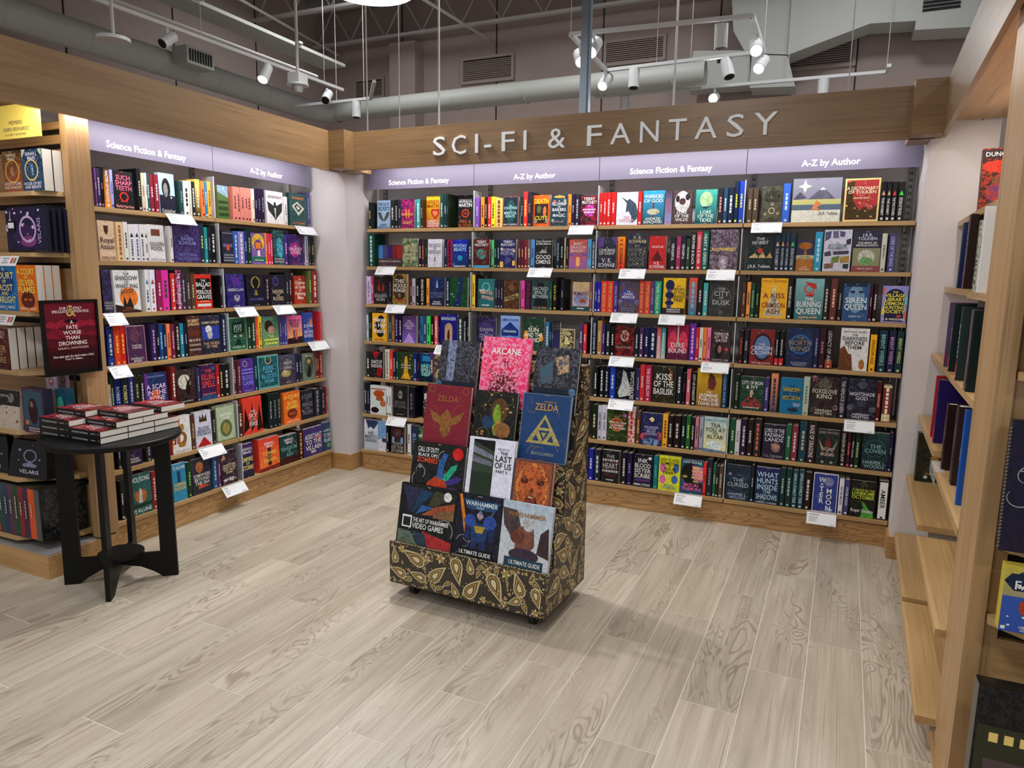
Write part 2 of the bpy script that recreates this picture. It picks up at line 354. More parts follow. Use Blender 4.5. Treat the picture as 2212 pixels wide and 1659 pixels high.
ORD = ['', 'first', 'second', 'third', 'fourth', 'fifth', 'sixth', 'seventh', 'eighth', 'ninth', 'tenth', 'eleventh', 'twelfth', 'thirteenth', 'fourteenth', 'fifteenth', 'sixteenth', 'seventeenth', 'eighteenth', 'nineteenth', 'twentieth', 'twenty-first', 'twenty-second', 'twenty-third', 'twenty-fourth', 'twenty-fifth', 'twenty-sixth', 'twenty-seventh']
SHELFN = ['top shelf', 'second shelf', 'third shelf', 'fourth shelf', 'fifth shelf', 'sixth shelf', 'bottom shelf']
BAYN = {'b1': 'leftmost back-wall bay', 'b2': 'second back-wall bay', 'b3': 'third back-wall bay', 'b4': 'rightmost back-wall bay', 'l1': 'near left-wall bay', 'l2': 'far left-wall bay'}

# ------------------------------------------------------------------ the setting: floor, walls, ceiling
ZS = [1.8764-.2857*i for i in range(7)]
STEP = .0218; LX = -.324; BP = .225            # shelves step out by STEP per row; back panels BP behind the top shelf's edge
fl = struct('floor', MB().box(-6, 8, -9, 4, -.06, -.0009), M['grout'])
_pl = None; PW, PLN = .2065, 1.005
pm = MB(); pm.box(.0018, PW-.0018, .0018, PLN-.0018, -.003, 0, skip='b'); pmesh = pm.mesh('plank', M['plank'])
pr = random.Random(3); npl = 0
for i in range(-4, 26):
    xr = 3.525-PW*i
    for j in range(-2, 7):
        y1 = -.485-.335*(i % 3)-PLN*(j-1)+.03
        y0 = y1-PLN
        if y0 > .2 or y1 < -5.6: continue
        o = link('plank', pmesh, fl, (xr-PW+.02*(y0+1.5), y0, 0), (0, 0, -.02)); npl += 1
struct('wall_back', MB().box(-3.2, 6.5, 3.0, 3.15, -.01, 4.8), M['wall'])
struct('wall_left', MB().box(-3.0, -2.75, -4.5, 3.0, -.01, 4.8), M['wall'])
seam = MB()
for x in (-1.6, -.35, .9, 2.1, 3.35, 4.4): seam.box(x, x+.012, 2.994, 3.0, 2, 4.8)
seam.build('panel_joint', M['dark'], bpy.data.objects['wall_back'])
seam = MB()
for y in (-2.6, -1.5, -.4, .7, 1.8): seam.box(-2.75, -2.744, y, y+.012, 2, 4.8)
seam.build('panel_joint', M['dark'], bpy.data.objects['wall_left'])
struct('wall_pilaster_back', MB().box(-1.65, -1.3, 2.8, 3.0, -.01, 4.2), M['wall'])
struct('wall_pilaster_left', MB().box(-2.75, -2.43, -1.9, -1.15, -.01, 4.72), M['wall'])
cl = MB()
for i in range(60):                                # ribbed steel deck
    y = -9+.22*i; cl.box(-3.2, 7, y, y+.11, 4.72, 4.78); cl.box(-3.2, 7, y+.11, y+.22, 4.78, 4.84)
struct('ceiling', cl, M['ceil'])

# corner columns (white) with oak baseboards
def column(name, x0, x1, y0, y1):
    o = struct(name, MB().box(x0, x1, y0, y1, .128, 2.34), M['white_panel'])
    return o
column('wall_corner_left', -.55, -.045, -.205, .23)
column('wall_corner_right', 3.703, 4.0, -.284, .23)
struct('baseboard_left', MB().box(-.55, -.04, -.212, .2, 0, .128), M['kick_x'])
struct('baseboard_right', MB().box(3.69, 4.0, -.292, .2, 0, .128), M['kick_x'])

# fascia beams
BZ0, BZ1 = 2.265, 2.528
bb = struct('trim_1', MB().box(.0, 3.72, -.31, -.285, BZ0, BZ1).box(0, 3.72, -.285, .23, BZ1-.03, BZ1), M['beam_x'])
struct('trim_2', MB().box(-.04, -.015, -3.6, -.30, BZ0-.008, BZ1).box(-.55, -.04, -3.6, -.30, BZ1-.03, BZ1), M['beam_y'])
struct('trim_7', MB().box(-1.25, -.04, -3.6, -2.215, 2.335, 2.355), M['oak_y'])
struct('trim_3', MB().box(-.1, .12, -.418, -.1, BZ0, BZ1), M['beam_x'])
struct('trim_4', MB().box(3.60, 3.745, -.42, -.1, BZ0, BZ1+.002), M['beam_x'])
tr = MB(); RS = .04
def rx(x, y): return x+RS*y                       # the right-hand run is turned 2 degrees off square to match the image
tr.face([(rx(3.757, -.42), -.42, BZ0), (rx(3.757, -3.2), -3.2, BZ0), (rx(3.757, -3.2), -3.2, BZ1), (rx(3.757, -.42), -.42, BZ1)])
tr.face([(rx(3.777, -.42), -.42, BZ0), (rx(3.777, -3.2), -3.2, BZ0), (rx(3.777, -3.2), -3.2, BZ1), (rx(3.777, -.42), -.42, BZ1)])
tr.face([(rx(3.757, -.3), -.3, BZ0), (rx(3.777, -.3), -.3, BZ0), (rx(3.777, -3.2), -3.2, BZ0), (rx(3.757, -3.2), -3.2, BZ0)])
tr.face([(rx(3.757, -.3), -.3, BZ1), (rx(3.777, -.3), -.3, BZ1), (rx(3.777, -3.2), -3.2, BZ1), (rx(3.757, -3.2), -3.2, BZ1)])
struct('trim_5', tr, M['beam_y'])
so = MB(); so.prism([(rx(3.80, -.284), -.284), (rx(3.80, -2.2), -2.2), (rx(4.06, -2.2), -2.2), (rx(4.06, -.284), -.284)], 'z', 2.345, 2.365)
struct('trim_6', so, M['oak_y'])
# raised letters on the back fascia
lw = thing('fascia_lettering', 'raised pale grey capitals reading across the oak fascia of the back wall', 'sign', (0, -.31, 2.33))
for ch, x, wd in [('S', .78, .094), ('C', .924, .105), ('I', 1.098, .02), ('-', 1.165, .05), ('F', 1.29, .088), ('I', 1.443, .02), ('&', 1.61, .115), ('F', 1.866, .092), ('A', 2.012, .125), ('N', 2.194, .11), ('T', 2.361, .105), ('A', 2.512, .125), ('S', 2.69, .092), ('Y', 2.834, .122)]:
    v, f, a = glyph(ch, False)
    xs = [p[0] for p in v]; ys = [p[1] for p in v]; s = .127/CAP; sx = wd/(max(xs)-min(xs)); mn = min(xs)
    mb = MB(); edge = {}
    for q in f:
        pts = [((v[i][0]-mn)*sx, v[i][1]*s) for i in q]
        mb.face([(p[0], -.014, p[1]) for p in pts])
        for i in range(len(q)):
            e = (q[i], q[(i+1) % len(q)]); edge[tuple(sorted(e))] = edge.get(tuple(sorted(e)), 0)+1
    for (i, j), n in edge.items():
        if n == 1: mb.face([((v[i][0]-mn)*sx, -.014, v[i][1]*s), ((v[j][0]-mn)*sx, -.014, v[j][1]*s), ((v[j][0]-mn)*sx, -.001, v[j][1]*s), ((v[i][0]-mn)*sx, -.001, v[i][1]*s)])
    mb.build('letter', M['letter'], lw, (x, 0, 0))

# ------------------------------------------------------------------ bookcases: one per bay; local x along the shelf, y into the wall
PITCH = .925
SPACE = {'b': lambda: None}
def bookcase(label, origin, rz, width, sign, end=0, group='shelf bays of the sci-fi corner'):
    t = thing('bookcase', label, 'bookcase', origin, rz, group)
    MB().box(0, width, BP, BP+.02, .1, 2.33).build('back_panel', M['back_panel'], t)
    up = MB().box(.012, .04, BP-.022, BP, .15, 2.3)
    if end: up.box(width-.045, width-.017, BP-.022, BP, .15, 2.3)
    u = up.build('slotted_upright', M['steel'], t)
    sl = MB()
    for i in range(56):
        z = .2+i*.0375
        for x0 in ([.018, .029] if not end else [.018, .029, width-.039, width-.028]): sl.box(x0, x0+.005, BP-.0226, BP-.02, z, z+.016)
    sl.build('slot', M['dark'], u); bpy.data.objects[sl and u.children[0].name]['kind'] = 'stuff'
    for r in range(7):
        th = .024
        sh = MB().box(.003, width-.003, -STEP*r, BP-.024, ZS[r]-th, ZS[r]).build('shelf', M['shelf_x'], t)
        if r < 6:
            MB().box(.05, .054, -STEP*r+.06, BP-.03, ZS[r]-th-.035, ZS[r]-th).box(width-.054, width-.05, -STEP*r+.06, BP-.03, ZS[r]-th-.035, ZS[r]-th).build('bracket', M['steel'], sh)
    MB().box(0, width, -STEP*6+.02, BP, 0, .128).build('kick_plate', M['kick_x'], t)
    MB().box(0, width, -STEP*6+.035, BP, .128, .138).build('shadow_gap', M['dark'], t)
    hs = MB().box(.002, width-.002, 0, .012, 2.166, 2.345).build('header_sign', M['sign'], t)
    tx = MB(); line_into(tx, sign, .08, width-.08, 2.193, 2.236, (1, 1, 1, 1), lambda x, y: (x, -.001, y), bold=2)
    tx.build('sign_lettering', M['sign_text'], hs)
    return t
SF, AZ = 'Science Fiction & Fantasy', 'A-Z by Author'
ORG = {}
for i, (nm, wd) in enumerate((('leftmost', SF), ('second', AZ), ('third', SF), ('rightmost', AZ))):
    bookcase('oak shelf bay with purple-grey header, %s of the four along the back wall' % nm, (PITCH*i, 0, 0), 0, PITCH, wd, end=(i == 3)); ORG['b%d' % (i+1)] = ((0, 0, 0), 0)
bookcase('oak shelf bay on the left wall, the one nearer the round black table', (LX, -2.10, 0), R(90), .929, SF)
bookcase('oak shelf bay on the left wall, the one next to the white corner', (LX, -1.171, 0), R(90), .936, AZ)
ORG['l1'] = ORG['l2'] = ((LX, 0, 0), R(90))
def shelf_frame(bay, r):
    """matrix taking (s along, depth behind the shelf's front edge, height above the shelf) to the world"""
    (ox, oy, oz), rz = ORG[bay]
    return Matrix.Translation((ox, oy, 0)) @ Matrix.Rotation(rz, 4, 'Z') @ Matrix.Translation((0, -STEP*r, ZS[r]))
# acrylic dividers between the bays, one per shelf
def divider(bay, s, r, where):
    fm = shelf_frame(bay, r); top = (ZS[r-1]-ZS[r]-.03) if r else .26
    o = MB().box(-.002, .002, .004, .12, 0, top-.004).build('acrylic_divider', M['acrylic'], None, fm @ Vector((s, 0, .0005)), (0, 0, ORG[bay][1]))
    tag(o, 'clear acrylic divider on the %s %s' % (SHELFN[r], where), 'divider', 'acrylic dividers between bays')
    MB().box(-.003, .003, 0, .004, 0, top-.004).build('polished_edge', M['acrylic_edge'], o)
for r in range(7):
    divider('b1', .925, r, 'between first and second back bays'); divider('b2', 1.85, r, 'between second and third back bays'); divider('b3', 2.775, r, 'between third and fourth back bays'); divider('l1', -1.171, r, 'between the two left-wall bays')

# ------------------------------------------------------------------ the books on the shelves: places and sizes baked from image pixels
DATA = """S	b1	0	1	0.0078	0.0314	0.199	0	111			0	dd3	THE WHI				111
F	b1	0	2	0.0441	0.1638	0.217	0.06	ace			0.03	THRONE OF|SECRETS@.05,.36,357;KERRI|MANISCALCO@.8,.98,357	p 555 .05 .42 .25 .4 .5 .68 .45 .74 .2 .62;p 555 .95 .42 .75 .4 .5 .68 .55 .74 .8 .62	pale blue with two dark swans
S	b1	0	3	0.2042	0.2420	0.209	0	222			0	ccc	~				
S	b1	0	4	0.2426	0.2728	0.212	0	111			0	bbb	~				
S	b1	0	5	0.2734	0.3004	0.211	0	223			0	999	~				
F	b1	0	6	0.3023	0.4180	0.213	0	415		c26	0.03	RAPACIOUS@.47,.57,fb6;LIGHT@.74,.86,fb6	b .35 .36 .43 .64 f83;b .55 .36 .63 .64 f83	purple and pink pattern with orange candles
S	b1	0	7	0.4365	0.4677	0.211	0	3aa			0	dff	~				
S	b1	0	8	0.4687	0.4921	0.208	0	421			0	b86	~				
F	b1	0	9	0.4927	0.6095	0.234	0.05	fc2	b22		0.03	GEORGE R.R.|MARTIN@.1,.36,930;A KNIGHT OF|THE SEVEN|KINGDOMS@.73,.96,fee	p b22 .35 .4 .95 .4 .95 .55 .65 .72 .35 .55;p e85 .45 .45 .85 .45 .85 .54 .65 .65 .45 .54	yellow to red with a red shield
S	b1	0	10	0.6393	0.6674	0.240	0	144			0	cde	~				
S	b1	0	11	0.6683	0.6949	0.240	0	133			0	9bb	~				
S	b1	0	12	0.6958	0.7073	0.241	0	121			0	777	~				121
F	b1	0	13	0.7373	0.8651	0.238	0.09	111			0.03	GEORGE R.R.|MARTIN@.1,.36,eee;FIRE &|BLOOD@.73,.98,b62	o .5 .55 .24 .07 c42;c .5 .55 .09 a32	black with a red ring
S	b1	1	1	0.0123	0.0663	0.247	0	043			1	bdd	~				032
F	b1	1	2	0.0669	0.2889	0.164	0.05	433			0.1	GEORGE R. R. MARTIN@.7,.8,ccc	b .03 0 .2 .62 48c;b .2 0 .4 .62 447;b .4 0 .6 .62 326;b .6 0 .8 .62 722;b .8 0 1 .62 a22	boxed set of five coloured spines
F	b1	1	3	0.3247	0.4545	0.210	0	453		ab8	0.03	WITCH|OF THE|SHADOW|WOOD@.25,.75,dca		mottled green
S	b1	1	4	0.4684	0.4914	0.204	0	112			0	ddd	~				
S	b1	1	5	0.4923	0.5166	0.200	0	423			0	f84	~				
S	b1	1	6	0.5176	0.5441	0.204	0	131			0	575	~				
F	b1	1	7	0.5468	0.6660	0.203	0	eef			0.03	BLOOD|OF|HERCULES@.13,.52,777	s 30 556;p 963 .5 .55 .56 .8 .44 .8	white speckled with a gold figure
S	b1	1	8	0.6883	0.7097	0.201	0	124			0	9ad	~				
S	b1	1	9	0.7106	0.7540	0.200	0	a25		713	1	111	~				
F	b1	1	10	0.7558	0.8785	0.198	0	12b	035		0.03	PSYCHO|BEASTS@.15,.42,bef;JASMINE MAS@.92,.99,fff	c .5 .66 .17 2ac;c .08 .9 .08 27c	bright blue with a teal glow
S	b1	1	11	0.8794	0.9182	0.197	0	123			0	abc	~				
S	b1	2	1	0.0043	0.0504	0.209	0	ece		aad	1	88a	~				
S	b1	2	2	0.0514	0.0731	0.210	0	b35			0	fdd	~				
F	b1	2	3	0.0761	0.2029	0.211	0	211	111		0.03	EXQUISITE|RUIN@.63,.9,bbb	p a33 .35 .2 .48 .55 .25 .5;p a33 .65 .2 .52 .55 .75 .5	dark with two red wings
S	b1	2	4	0.2038	0.2438	0.212	0	112			0	667	~				
F	b1	2	5	0.2462	0.3722	0.231	0	a83		531	0.03	THIS|VICIOUS|HUNGER@.15,.6,eed;FRANCESCA|MAY@.8,.92,c64	e .5 .45 .42 .44 111;c .48 .7 .12 998	gold filigree with a black oval
S	b1	2	6	0.4027	0.4205	0.199	0	711			0	fa8	~				
S	b1	2	7	0.4214	0.4494	0.200	0	bbc			0	234	~				
S	b1	2	8	0.4517	0.4865	0.202	0	111			0	bbb	~				
S	b1	2	9	0.4888	0.5317	0.209	0	111			1	eee	PROMISE OF BLOOD				
S	b1	2	10	0.5441	0.5693	0.202	0	fa4			0	630	~				
F	b1	2	11	0.5720	0.7004	0.211	0	125	112		0.03	FORBIDDEN|ALCHEMY@.5,.72,679;STACEY|MCEWAN@.82,.96,eee	p 9cf .5 .05 .58 .36 .42 .36	navy with a pale lightning peak
S	b1	2	12	0.7093	0.7428	0.212	0	123			0	ccf	~				
F	b1	2	13	0.7450	0.8900	0.215	0	152		031	0.03		p 127 .45 0 .75 0 .7 .5 .6 1 .2 1 .5 .4;s 8 9bd	green with a winding blue river
S	b1	3	1	0.0136	0.0311	0.198	0	dde			0	888	~				
S	b1	3	2	0.0336	0.0475	0.219	0	242			0	8a8	~				
S	b1	3	3	0.0485	0.0659	0.219	0	121			0	898	~				
F	b1	3	4	0.0688	0.2033	0.216	0	fb2			0.03	Honey|in Her|Veins@.12,.72,fff;~@.9,.97,952	c .6 .2 .2 111;c .4 .45 .25 111;c .55 .7 .25 111	amber yellow with black blots
S	b1	3	5	0.2227	0.2449	0.203	0	145			0	9cd	~				
S	b1	3	6	0.2468	0.2728	0.202	0	b74			0	421	~				
S	b1	3	7	0.2738	0.3112	0.208	0	215			0	aac	~				
S	b1	3	8	0.3121	0.3417	0.209	0	113			0	eee	~				
F	b1	3	9	0.3450	0.4675	0.206	0	536	86c		0.03	VEIL|OF THE|SHADOW|KING@.15,.5,dce	p caf .5 .6 .9 1 .1 1	purple with a white burst
S	b1	3	10	0.5047	0.5292	0.206	0	27b			0	035	~				
S	b1	3	11	0.5302	0.5578	0.207	0	447			0	dde	~				
S	b1	3	12	0.5601	0.5923	0.210	0	3e5			0	031	~				
S	b1	3	13	0.5945	0.6219	0.209	0	211			0	ecc	~				
S	b1	3	14	0.6242	0.6551	0.212	0	f66			0	fff	~				
S	b1	3	15	0.6560	0.6719	0.213	0	201			0	a66	~				
F	b1	3	16	0.6750	0.8172	0.230	0	118			0.03	BRINGER@.08,.2,cde	b .28 .42 .72 .95 ca7;e .5 .42 .22 .14 ca7;e .5 .68 .08 .18 521	royal blue with a sandy arch
S	b1	3	17	0.8238	0.8691	0.212	0	233			1	ddd	~				
S	b1	3	18	0.8709	0.8954	0.206	0	111			0	eee	SONS OF DARKNESS				
S	b1	3	19	0.8962	0.9190	0.203	0	111			0	888	~				
S	b1	4	1	0.0208	0.0584	0.203	0	222			0	eee	~				
F	b1	4	2	0.0618	0.1769	0.205	0	111			0.03	DANCE OF|SHADOWS@.3,.62,eee	p a12 .1 0 .8 0 .4 .3;p a12 .55 .6 1 .6 .8 1 .5 .9	black with red ribbons
S	b1	4	3	0.1970	0.2370	0.228	0	ddc			1	888	~				
S	b1	4	4	0.2403	0.2681	0.219	0	e43			0	fdd	~				
S	b1	4	5	0.2701	0.2946	0.212	0	124			0	ddd	~				
S	b1	4	6	0.2965	0.3215	0.213	0	143			0	bdc	~				
F	b1	4	7	0.3242	0.4529	0.218	0	231			0.03	~|~@.42,.6,bba	p fb3 .4 .25 .6 .25 .65 .75 .85 .95 .15 .95 .35 .75;c .5 .2 .09 fb3;s 14 dc7	dark green with a golden gown
S	b1	4	8	0.4561	0.4837	0.215	0	128			0	cdf	~				
S	b1	4	9	0.4850	0.5073	0.213	0	211			0	a33	~				
F	b1	4	10	0.5105	0.6244	0.218	0	047	012		0.03	ONLY|SPELL|DEEP@.38,.78,bfe	o .5 .58 .42 .04 3cd;b .2 .1 .8 .28 28b	teal with a pale bottle outline
S	b1	4	11	0.6275	0.6557	0.211	0	123			0	78a	~				
S	b1	4	12	0.6712	0.6930	0.219	0	dca			0	753	~				
S	b1	5	1	0.0094	0.0370	0.242	0	122			0	bcc	~				
S	b1	5	2	0.0383	0.0672	0.244	0	112			0	88a	~				
F	b1	5	3	0.0693	0.2170	0.228	0	dee			0.03	~@.08,.16,c43;~@.3,.36,c43	e .55 .28 .35 .12 c52;e .3 .85 .25 .1 211;c .8 .6 .18 c74;e .6 .45 .25 .08 b63	mint with orange figures and a black hare
S	b1	5	4	0.2204	0.2405	0.224	0	eee			0	333	~				
S	b1	5	5	0.2438	0.2645	0.220	0	eee			0	433	~				
F	b1	5	6	0.2824	0.4120	0.247	0	111			0.03	BOOK|OF AZRAEL@.48,.72,777;~@.88,.95,777	e .5 .3 .15 .13 999;e .43 .3 .04 .04 111;e .57 .3 .04 .04 111	black with a grey skull
S	b1	5	7	0.4185	0.4735	0.241	0	112			1	667	~				112
F	b1	5	8	0.5114	0.5750	0.234	0.06	112			0.03	~|~@.4,.7,99a	c .2 .85 .2 536	black with a violet smudge
F	b1	6	1	0.0221	0.1492	0.239	0	eef	bcd		0.03	HIS|MAJESTY'S|DRAGON@.36,.74,345	p 346 .1 0 1 0 1 .1 .7 .3 .45 .22 .3 .3	pale sky with a dark dragon wing
F	b1	6	2	0.1533	0.2271	0.235	0	7ad			0.03		p eef 0 .62 1 .5 1 1 0 1;b .5 .55 1 .68 334	blue sky over snow
S	b1	6	3	0.2304	0.2539	0.223	0	111			0	ddd	~				
F	b1	6	4	0.2707	0.3933	0.232	0	322			0.03	SON|OF THE|STORM@.6,.97,bbb	o .5 .3 .22 .05 a44;c .5 .3 .09 676;b .1 .45 .27 .66 8be;b .73 .45 .9 .66 8be	brown with a red hood and blue hands
S	b1	6	5	0.4208	0.4521	0.240	0	eee			0	111	~				
S	b1	6	6	0.4554	0.5137	0.233	0	235			1	9be	BLITZ				
F	b1	6	7	0.5201	0.6065	0.233	0	243		7a7	0.03	~|~@.2,.6,cec		leafy green
S	b2	0	1	0.9290	0.9601	0.208	0	85b			1	cbf	~				
S	b2	0	2	0.9717	1.0007	0.210	0	f93			0	421	~				
S	b2	0	3	1.0013	1.0263	0.208	0	111			0	c97	~				
S	b2	0	4	1.0272	1.0550	0.209	0	d33			0	fdd	~				
S	b2	0	5	1.0560	1.0861	0.210	0	fe3			0	222	~				
S	b2	0	6	1.0884	1.1453	0.198	0	fc7			1	841	~				
F	b2	0	7	1.1486	1.2644	0.208	0	122		234	0.03	The|COURTING|of|BRISTOL|KEATS@.27,.7,bee;MARY E. PEARSON@.89,.96,ddd	f .04 844;e .5 .5 .3 .38 266	dark with a teal gothic window
S	b2	0	8	1.2828	1.3026	0.203	0	223			0	99a	~				
S	b2	0	9	1.3044	1.3356	0.235	0	e33			1	fe4	~				
S	b2	0	10	1.3379	1.3651	0.232	0	223			1	c86	Dreadful				223
F	b2	0	11	1.3657	1.4885	0.213	0.03	e62			0.03	DEATH@.1,.28,fe3;CUTE@.65,.8,fe3	b .1 .28 .9 .9 322;e .35 .45 .13 .12 674;e .7 .52 .1 .16 f84;p ba9 0 .7 .3 .85 .1 .9;p ba9 1 .7 .7 .85 .9 .9	orange with yellow capitals
F	b2	0	12	1.5108	1.6276	0.209	0	134			0.03	A|FELLOWSHIP|OF|BAKERS|&|MAGIC@.17,.72,eee;J. PENNER@.83,.9,a86	e .5 .07 .35 .04 fb4;e .2 .22 .13 .05 c55;c .85 .2 .08 dba;c .12 .82 .09 ba8;s 10 a96	dark teal scattered with pastries
S	b2	0	13	1.6342	1.6571	0.209	0	f93			0	733	~				
S	b2	0	14	1.6580	1.6818	0.208	0	213			0	aab	~				
S	b2	0	15	1.6831	1.7132	0.207	0	223			0	bbc	~				
F	b2	0	16	1.7234	1.8433	0.194	0	211		a13	0.03	TERRY|PRATCHETT@.04,.28,eee;~|~@.42,.6,fdf	c .5 .5 .33 c5c	dark red with a magenta orb
F	b2	1	1	0.9292	1.0542	0.201	0	311		722	0.03	TERRY|PRATCHETT@.04,.26,eee	c .5 .52 .3 2a9;b 0 .92 1 1 4ad	dark red with a jade orb
S	b2	1	2	1.0710	1.0902	0.194	0	6c7			0	121	~				
S	b2	1	3	1.0911	1.1112	0.194	0	123			0	9ac	~				
S	b2	1	4	1.1121	1.1355	0.194	0	122			0	9cb	~				
F	b2	1	5	1.1369	1.2601	0.198	0	226			0.03	TERRY|PRATCHETT@.03,.24,eee;GOING|POSTAL@.3,.56,bbd	c .5 .73 .18 558;b .02 .78 .22 .98 fc5;b .8 .75 .96 .92 fc5;b .05 .3 .2 .38 fd9;b .82 .35 .95 .45 fd9	indigo with falling letters
S	b2	1	6	1.2773	1.2986	0.193	0	622			0	dba	~				
S	b2	1	7	1.3000	1.3240	0.193	0	524			0	fa6	~				
S	b2	1	8	1.3250	1.3489	0.193	0	822			0	fcc	~				
S	b2	1	9	1.3502	1.3736	0.194	0	766			0	eed	~				
S	b2	1	10	1.3763	1.4037	0.196	0	59d			0	235	~				
F	b2	1	11	1.4060	1.5332	0.198	0	111			0.03	Terry Pratchett|& Neil Gaiman@.03,.2,ddd;GOOD|OMENS@.53,.86,eee	p aaa .25 .48 .45 .34 .55 .42 .62 .3 .7 .48	black with a white angel figure
S	b2	1	12	1.5630	1.5908	0.207	0	123			0	9aa	~				
S	b2	1	13	1.5917	1.6185	0.207	0	111			0	9cc	~				
S	b2	1	14	1.6202	1.6303	0.205	0	dc9			0	875	~				
S	b2	1	15	1.6316	1.6556	0.201	0	211			0	a88	~				
F	b2	1	16	1.6574	1.7837	0.194	0	e65	86b		0.03	BABY|DRAGON|BAKERY@.08,.45,fed	b .35 .55 .65 .95 c57;b .4 .6 .6 .92 fb6;b 0 .5 .25 .56 66c;b .75 .5 1 .56 66c	coral with a bakery front
S	b2	1	17	1.7850	1.8135	0.196	0	6be			0	c42	~				
S	b2	1	18	1.8156	1.8431	0.192	0	124			0	eff	A BABY DRAGON CAFE				
S	b2	2	1	0.9290	0.9530	0.234	0	fd4			0	822	~				411
F	b2	2	2	0.9598	1.0918	0.207	0.03	399	267		0.03	ACCIDENT|DRAGONS@.4,.72,322;~@.88,.95,fff	o .5 .28 .24 .06 7dd;p fed .1 .37 .9 .42 .9 .56 .1 .51;p fed .2 .57 .95 .62 .95 .74 .2 .69	teal with white banners
S	b2	2	3	1.1120	1.1340	0.200	0	223			0	99a	~				
S	b2	2	4	1.1349	1.1555	0.198	0	223			0	99a	~				
S	b2	2	5	1.1564	1.1778	0.199	0	223			0	99a	~				
F	b2	2	6	1.1812	1.3024	0.198	0	321		742	0.03	~|~@.52,.66,321	p ba6 .05 .58 .95 .44 .95 .62 .05 .76;c .5 .25 .2 753	brown with a scroll banner
S	b2	2	7	1.3163	1.3418	0.199	0	f5b			0	801	~				
S	b2	2	8	1.3441	1.3925	0.198	0	214		513	1	632	~				
F	b2	2	9	1.3957	1.5284	0.206	0	244			0.03	SACRED|SPACE|BETWEEN@.22,.62,cdd;KALIE REID@.88,.97,b97	p 111 .35 .1 .65 .1 .95 .95 .1 .95	slate green with a black gown
S	b2	2	10	1.5293	1.5464	0.197	0	254			0	9ba	~				
S	b2	2	11	1.5531	1.5820	0.224	0	111			0	fd3	BLACK SUN				111
S	b2	2	12	1.6095	1.6342	0.213	0	112			0	99a	~				111
F	b2	2	13	1.6797	1.8009	0.196	0.05	fd9	cbd		0.03	BROMANTASY@.3,.48,527;~@.88,.95,fff	e .5 .62 .42 .2 aad;e .6 .66 .18 .07 b52;b 0 .84 1 1 255	cream with a prancing brown horse
S	b2	2	14	1.8193	1.8363	0.198	0	855			0	dcb	~				
F	b2	3	1	0.9868	1.1319	0.224	0	112		437	0.03	DAWN|OF|CHAOS|FURY@.35,.8,aab	c .5 .45 .42 436	black with a violet bloom
F	b2	3	2	1.1693	1.3168	0.236	0	9bf	25b		0.03	JAMES ROLLINS@.07,.16,246;DRAGON@.42,.5,dff	p 138 .05 .42 .5 .18 .95 .42 .95 .6 .05 .6;o .5 .75 .25 .02 bdf	sky blue with navy peaks
F	b2	3	3	1.3503	1.5008	0.234	0	132			0.03	SUN|AND THE|VOID@.3,.75,ffe	p eca .2 .1 .35 .28 .5 .33 .32 .24;p eca .8 .1 .65 .28 .5 .33 .68 .24;e .12 .55 .12 .15 fa3;e .88 .6 .1 .12 fa3	dark green with cream antlers
S	b2	3	4	1.5122	1.5415	0.204	0	37a			0	fdc	~				
S	b2	3	5	1.5437	1.5586	0.203	0	123			0	9ab	~				
S	b2	3	6	1.5595	1.5729	0.204	0	245			0	9ab	~				
F	b2	3	7	1.5738	1.6197	0.203	0	112	327		0.03	PATRICK|ROTHFUSS@.05,.25,765		black shading to indigo
F	b2	3	8	1.6229	1.7276	0.163	0	332		cb8	0.03	&@.3,.66,fea	f .04 dc9	small black and gold patterned with an ampersand
S	b2	3	9	1.7589	1.7884	0.208	0	536			0	ccd	~				
S	b2	3	10	1.7905	1.8134	0.201	0	e33			0	fdd	~				311
S	b3	0	1	1.8540	1.8761	0.210	0	d22			0	fdd	~				
S	b3	0	2	1.8772	1.9037	0.212	0	d22			0	fdd	~				
S	b3	0	3	1.9047	1.9317	0.211	0	d22			0	fdd	~				
S	b3	0	4	1.9333	1.9632	0.212	0	d22			0	fdd	~				
F	b3	0	5	1.9710	2.1116	0.209	0	eef			0.03	ANDRZEJ SAPKOWSKI@.03,.08,bbb;THE|WITCHER@.72,.9,d99	p 456 .18 .12 .5 .26 .6 .2 .9 .35 1 .55 1 .8 .75 .95 .7 .72 .58 .58 .45 .62 .46 .42 .48 .34	white with a dark unicorn head
S	b3	0	6	2.1141	2.1396	0.211	0	d22			0	fdd	~				
F	b3	0	7	2.1457	2.2825	0.213	0	3ad	243		0.03	WARRIORS|OF GOD@.1,.36,eff;ANDRZEJ|SAPKOWSKI@.78,.97,eee	b .46 .32 .54 .8 733;e .5 .62 .3 .09 cca	blue sky with a red sword
S	b3	0	8	2.2874	2.3332	0.212	0	434	99c		1	d55	LIGHT				
F	b3	0	9	2.3376	2.4578	0.209	0	433			0.03	LORE|OF THE|WILDS@.6,.92,eee	e .5 .34 .4 .32 ddd;c .5 .33 .17 533;e .77 .2 .11 .1 322;e .25 .25 .1 .1 322	brown and white with dark figures
F	b3	0	10	2.4803	2.6091	0.209	0	4ba	135		0.03	LORE|OF THE|TIDES@.6,.95,dfe	e .5 .3 .3 .24 bea;p 146 .25 .5 .75 .48 .5 .57	sea green with a swimmer
S	b3	0	11	2.6161	2.6463	0.215	0	222			1	e99	~				
S	b3	0	12	2.6486	2.6740	0.214	0	246			0	cee	~				
S	b3	0	13	2.6763	2.7107	0.216	0	123			1	eef	~				
S	b3	0	14	2.7130	2.7381	0.252	0	124			1	ee4	~				
S	b3	0	15	2.7404	2.7690	0.252	0	24b			1	ee4	~				
